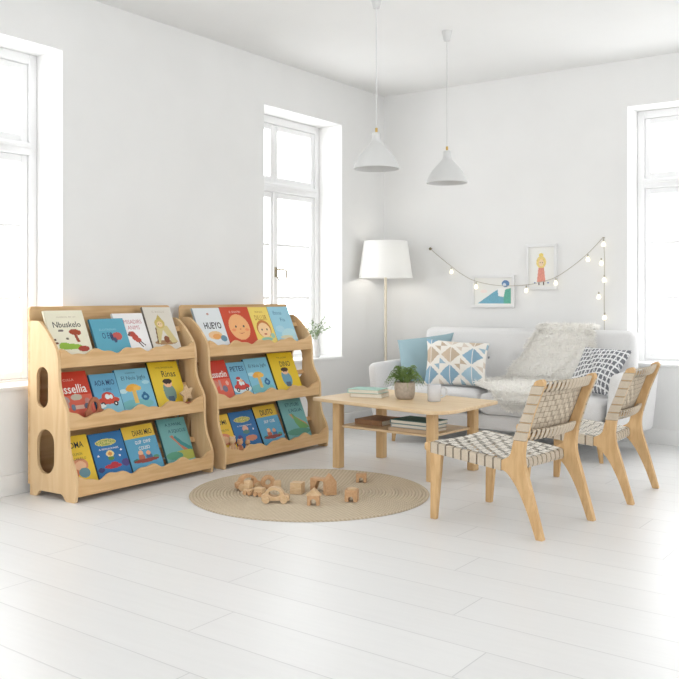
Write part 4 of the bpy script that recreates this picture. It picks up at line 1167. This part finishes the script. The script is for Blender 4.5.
# ------------------------------------------------------------------ pictures
def picture(name, label, x0, x1, z0, z1, paint, nx, nz):
    cx, cz = (x0+x1)/2, (z0+z1)/2; w, h = x1-x0, z1-z0
    root = thing(name, label, 'picture', (cx, 0, z0), 0, 'framed drawings on the back wall')
    f = .024
    bm = bmesh.new()
    for a, b_, c, d in ((-w/2, w/2, 0, f), (-w/2, w/2, h-f, h), (-w/2, -w/2+f, f, h-f), (w/2-f, w/2, f, h-f)):
        box(bm, a, b_, -.022, -.001, c, d, r=.002, seg=1)
    link('frame', bm, M_mat, root, smooth=30)
    bm = bmesh.new(); lay = bm.loops.layers.float_color.new('Col')
    W_, H_ = w-2*f, h-2*f
    V = [[bm.verts.new((-W_/2+W_*i/nx, -.009, f+H_*j/nz)) for i in range(nx+1)] for j in range(nz+1)]
    for j in range(nz):
        for i in range(nx):
            fc = bm.faces.new((V[j][i], V[j][i+1], V[j+1][i+1], V[j+1][i])); c = paint((i+.5)/nx, (j+.5)/nz)
            for l in fc.loops: l[lay] = (*c, 1)
    # thin board behind the drawing
    vs = box(bm, -W_/2, W_/2, -.008, -.002, f, h-f)
    for fc in set(q for v in vs for q in v.link_faces):
        for l in fc.loops: l[lay] = (.85, .85, .84, 1)
    me = bpy.data.meshes.new('drawing'); bm.to_mesh(me); bm.free(); me.materials.append(M_art)
    o = bpy.data.objects.new('drawing', me); COL.objects.link(o); o.parent = root
rq = random.Random(5)
def crayon(c, a=.10): k = 1+rq.uniform(-a, a)*1.5; return tuple(min(1, x*k) for x in c)
pw = rgb(240, 239, 234)
def art1(u, v):
    if in_poly(u, v, [(.08, .04), (.5, .46), (.62, .56), (.64, .32), (.78, .28), (.82, .56), (.97, .62), (.97, .04)]):
        return crayon(rgb(110, 182, 162) if u > .78 else rgb(124, 178, 198), .12)
    if in_poly(u, v, [(.60, .5), (.64, .62), (.84, .62), (.80, .30), (.64, .34)]): return rgb(246, 245, 242)
    if ((u-.83)/.1)**2+((v-.78)/.13)**2 < 1:
        if ((u-.8)/.045)**2+((v-.74)/.06)**2 < 1: return rgb(214, 222, 230)
        return crayon(rgb(110, 142, 182), .15)
    if ((u-.25)/.09)**2+((v-.5)/.06)**2 < 1: return crayon(rgb(246, 232, 226), .02)
    return pw
def art2(u, v):
    x, y = u, v
    if in_poly(x, y, [(.38, .48), (.6, .48), (.66, .12), (.32, .12)]): return crayon(rgb(228, 156, 140), .12)
    for lx in (.4, .58):
        if abs(x-lx) < .025 and .04 < y < .12: return rgb(110, 90, 80)
    if ((x-.49)/.1)**2+((y-.6)/.085)**2 < 1:
        if ((x-.45)/.015)**2+((y-.61)/.012)**2 < 1 or ((x-.54)/.015)**2+((y-.61)/.012)**2 < 1: return rgb(70, 60, 60)
        return rgb(242, 214, 180)
    if ((x-.49)/.19)**2+((y-.62)/.16)**2 < 1: return crayon(rgb(234, 210, 136), .12)
    if ((x-.49)/.09)**2+((y-.8)/.05)**2 < 1: return crayon(rgb(238, 214, 120), .12)
    if ((x-.24)/.04)**2+((y-.1)/.02)**2 < 1 or ((x-.76)/.04)**2+((y-.1)/.02)**2 < 1: return rgb(120, 140, 190)
    return pw
picture('framed_drawing', 'white framed drawing of a blue and green caped figure, lower left on back wall', .888, 1.276, 1.012, 1.283, art1, 96, 66)
picture('framed_drawing', 'white framed drawing of a child in a red dress, higher right on back wall', 1.375, 1.64, 1.158, 1.525, art2, 66, 96)

# ------------------------------------------------------------------ string lights
sl = thing('string_lights', 'string of warm glowing bulbs strung across the back wall', 'string lights', (.496, 0, 1.518))
O = Vector((.496, 0, 1.518))
knots = [(.496, -.03, 1.518), (.60, -.03, 1.435), (.702, -.03, 1.362), (.80, -.032, 1.295), (.938, -.035, 1.232), (1.16, -.035, 1.193), (1.388, -.035, 1.198), (1.52, -.035, 1.222), (1.64, -.035, 1.258), (1.78, -.033, 1.345), (1.90, -.03, 1.44), (2.016, -.03, 1.555)]
pts = spline(knots, 5)
bm = bmesh.new(); tube(bm, [p-O for p in pts], .0026, 6); link('cable', bm, M_cable, sl, smooth=60)
bm = bmesh.new(); tube(bm, [Vector(q)-O for q in ((2.022, -.03, 1.553), (2.028, -.02, 1.4), (2.024, -.02, 1.1), (2.026, -.02, .70))], .0026, 6); link('cable', bm, M_cable, sl, smooth=60)
bm = bmesh.new(); r = bmesh.ops.create_uvsphere(bm, u_segments=12, v_segments=8, radius=.013)
for v in bm.verts: v.co += Vector((0, -.03, 0))
tube(bm, [(0, 0, 0), (0, -.03, 0)], .004, 8); link('wall_hook', bm, M_steel, sl, smooth=60)
bm = bmesh.new(); tube(bm, [Vector((2.02, 0, 1.557))-O, Vector((2.02, -.034, 1.557))-O], .004, 8); link('wall_hook', bm, M_steel, sl, smooth=60)
for x, y, z in ((.702, -.03, 1.355), (.938, -.035, 1.225), (1.388, -.035, 1.192), (1.64, -.035, 1.250), (1.90, -.033, 1.432), (2.022, -.03, 1.545), (2.005, -.03, 1.40), (1.985, -.03, 1.14), (2.028, -.03, 1.27), (2.03, -.03, .98)):
    sock = bmesh.new(); tube(sock, [(x-O.x, y, z-O.z), (x-O.x, y, z-.022-O.z)], .006, 10); sk = link('socket', sock, M_cable, sl, smooth=40)
    bm = bmesh.new(); lathe(bm, [(0, -.010), (.006, -.014), (.013, -.028), (.0155, -.038), (.011, -.048), (0, -.052)], 16)
    for v in bm.verts: v.co += Vector((x-O.x, y, z-O.z-.006))
    link('bulb', bm, M_bulb, sk, smooth=60)

# ------------------------------------------------------------------ vase on the far sill
vs_ = thing('vase', 'small white vase with green sprigs on the window sill beyond the right bookcase', 'vase', (-.085, -.915, .602))
bm = bmesh.new(); lathe(bm, [(0, 0), (.03, 0), (.038, .01), (.041, .05), (.036, .10), (.026, .13), (.029, .15), (.026, .15), (.023, .13), (0, .12)], 32); link('body', bm, M_vase, vs_, smooth=50)
bm = bmesh.new(); R3 = random.Random(9)
for i in range(16):
    az = R3.uniform(0, 2*PI); L = R3.uniform(.06, .17); h = R3.uniform(.08, .19)
    P = [Vector((.01*math.cos(az), .01*math.sin(az), .12)), Vector((L*.3*math.cos(az), L*.3*math.sin(az), .14+h*.6)), Vector((L*math.cos(az), L*math.sin(az), .14+h))]
    q = spline(P, 5); tube(bm, q, .0012, 4)
    for p in q[4:]:
        for _ in range(3):
            d = Vector((R3.gauss(0, 1), R3.gauss(0, 1), R3.gauss(0, .8))).normalized()*R3.uniform(.016, .032); w = d.cross(Vector((.3, .2, 1))).normalized()*.006
            bm.faces.new([bm.verts.new(x) for x in (p, p+d*.5+w, p+d, p+d*.5-w)])
link('sprigs', bm, M_leaf2, vs_)

# ------------------------------------------------------------------ light, camera
w = bpy.data.worlds.new('sky'); SC.world = w; w.use_nodes = True
bg = w.node_tree.nodes['Background']; bg.inputs[0].default_value = (.97, .985, 1, 1); bg.inputs[1].default_value = 6.0
# portals only guide the sampling of the sky through the openings; they give no light of their own
def portal(loc, rot, sx, sy):
    l = bpy.data.lights.new('sky_portal', 'AREA'); l.shape = 'RECTANGLE'; l.size = sx; l.size_y = sy; l.cycles.is_portal = True
    o = bpy.data.objects.new('sky_portal', l); COL.objects.link(o); o.location = loc; o.rotation_euler = rot
for a, b_ in (W1, W2): portal((-.34, (a+b_)/2, (ZB+ZT)/2), (0, -PI/2, 0), ZT-ZB, b_-a)
portal(((W3[0]+W3[1])/2, .34, (ZB+ZT)/2), (-PI/2, 0, 0), W3[1]-W3[0], ZT-ZB)
portal((RX+.3, -2.75, (ZB+ZT)/2), (0, PI/2, 0), ZT-ZB, 2.3)
for x in (1.9, 5.5): portal((x, RY-.3, 1.725), (PI/2, 0, 0), 2.4, 1.95)

cam = bpy.data.cameras.new('camera'); co = bpy.data.objects.new('camera', cam); COL.objects.link(co)
co.location = (4.403, -6.887, 1.1); co.rotation_euler = (PI/2, 0, math.radians(35.4))
cam.sensor_width = 36; cam.lens = 905.6/679*36; cam.shift_y = -42.5/679; cam.clip_start = .05
SC.camera = co
SC.view_settings.view_transform = 'Standard'; SC.view_settings.look = 'None'; SC.view_settings.gamma = 1
SC.view_settings.use_curve_mapping = False
SC.view_settings.exposure = -0.17
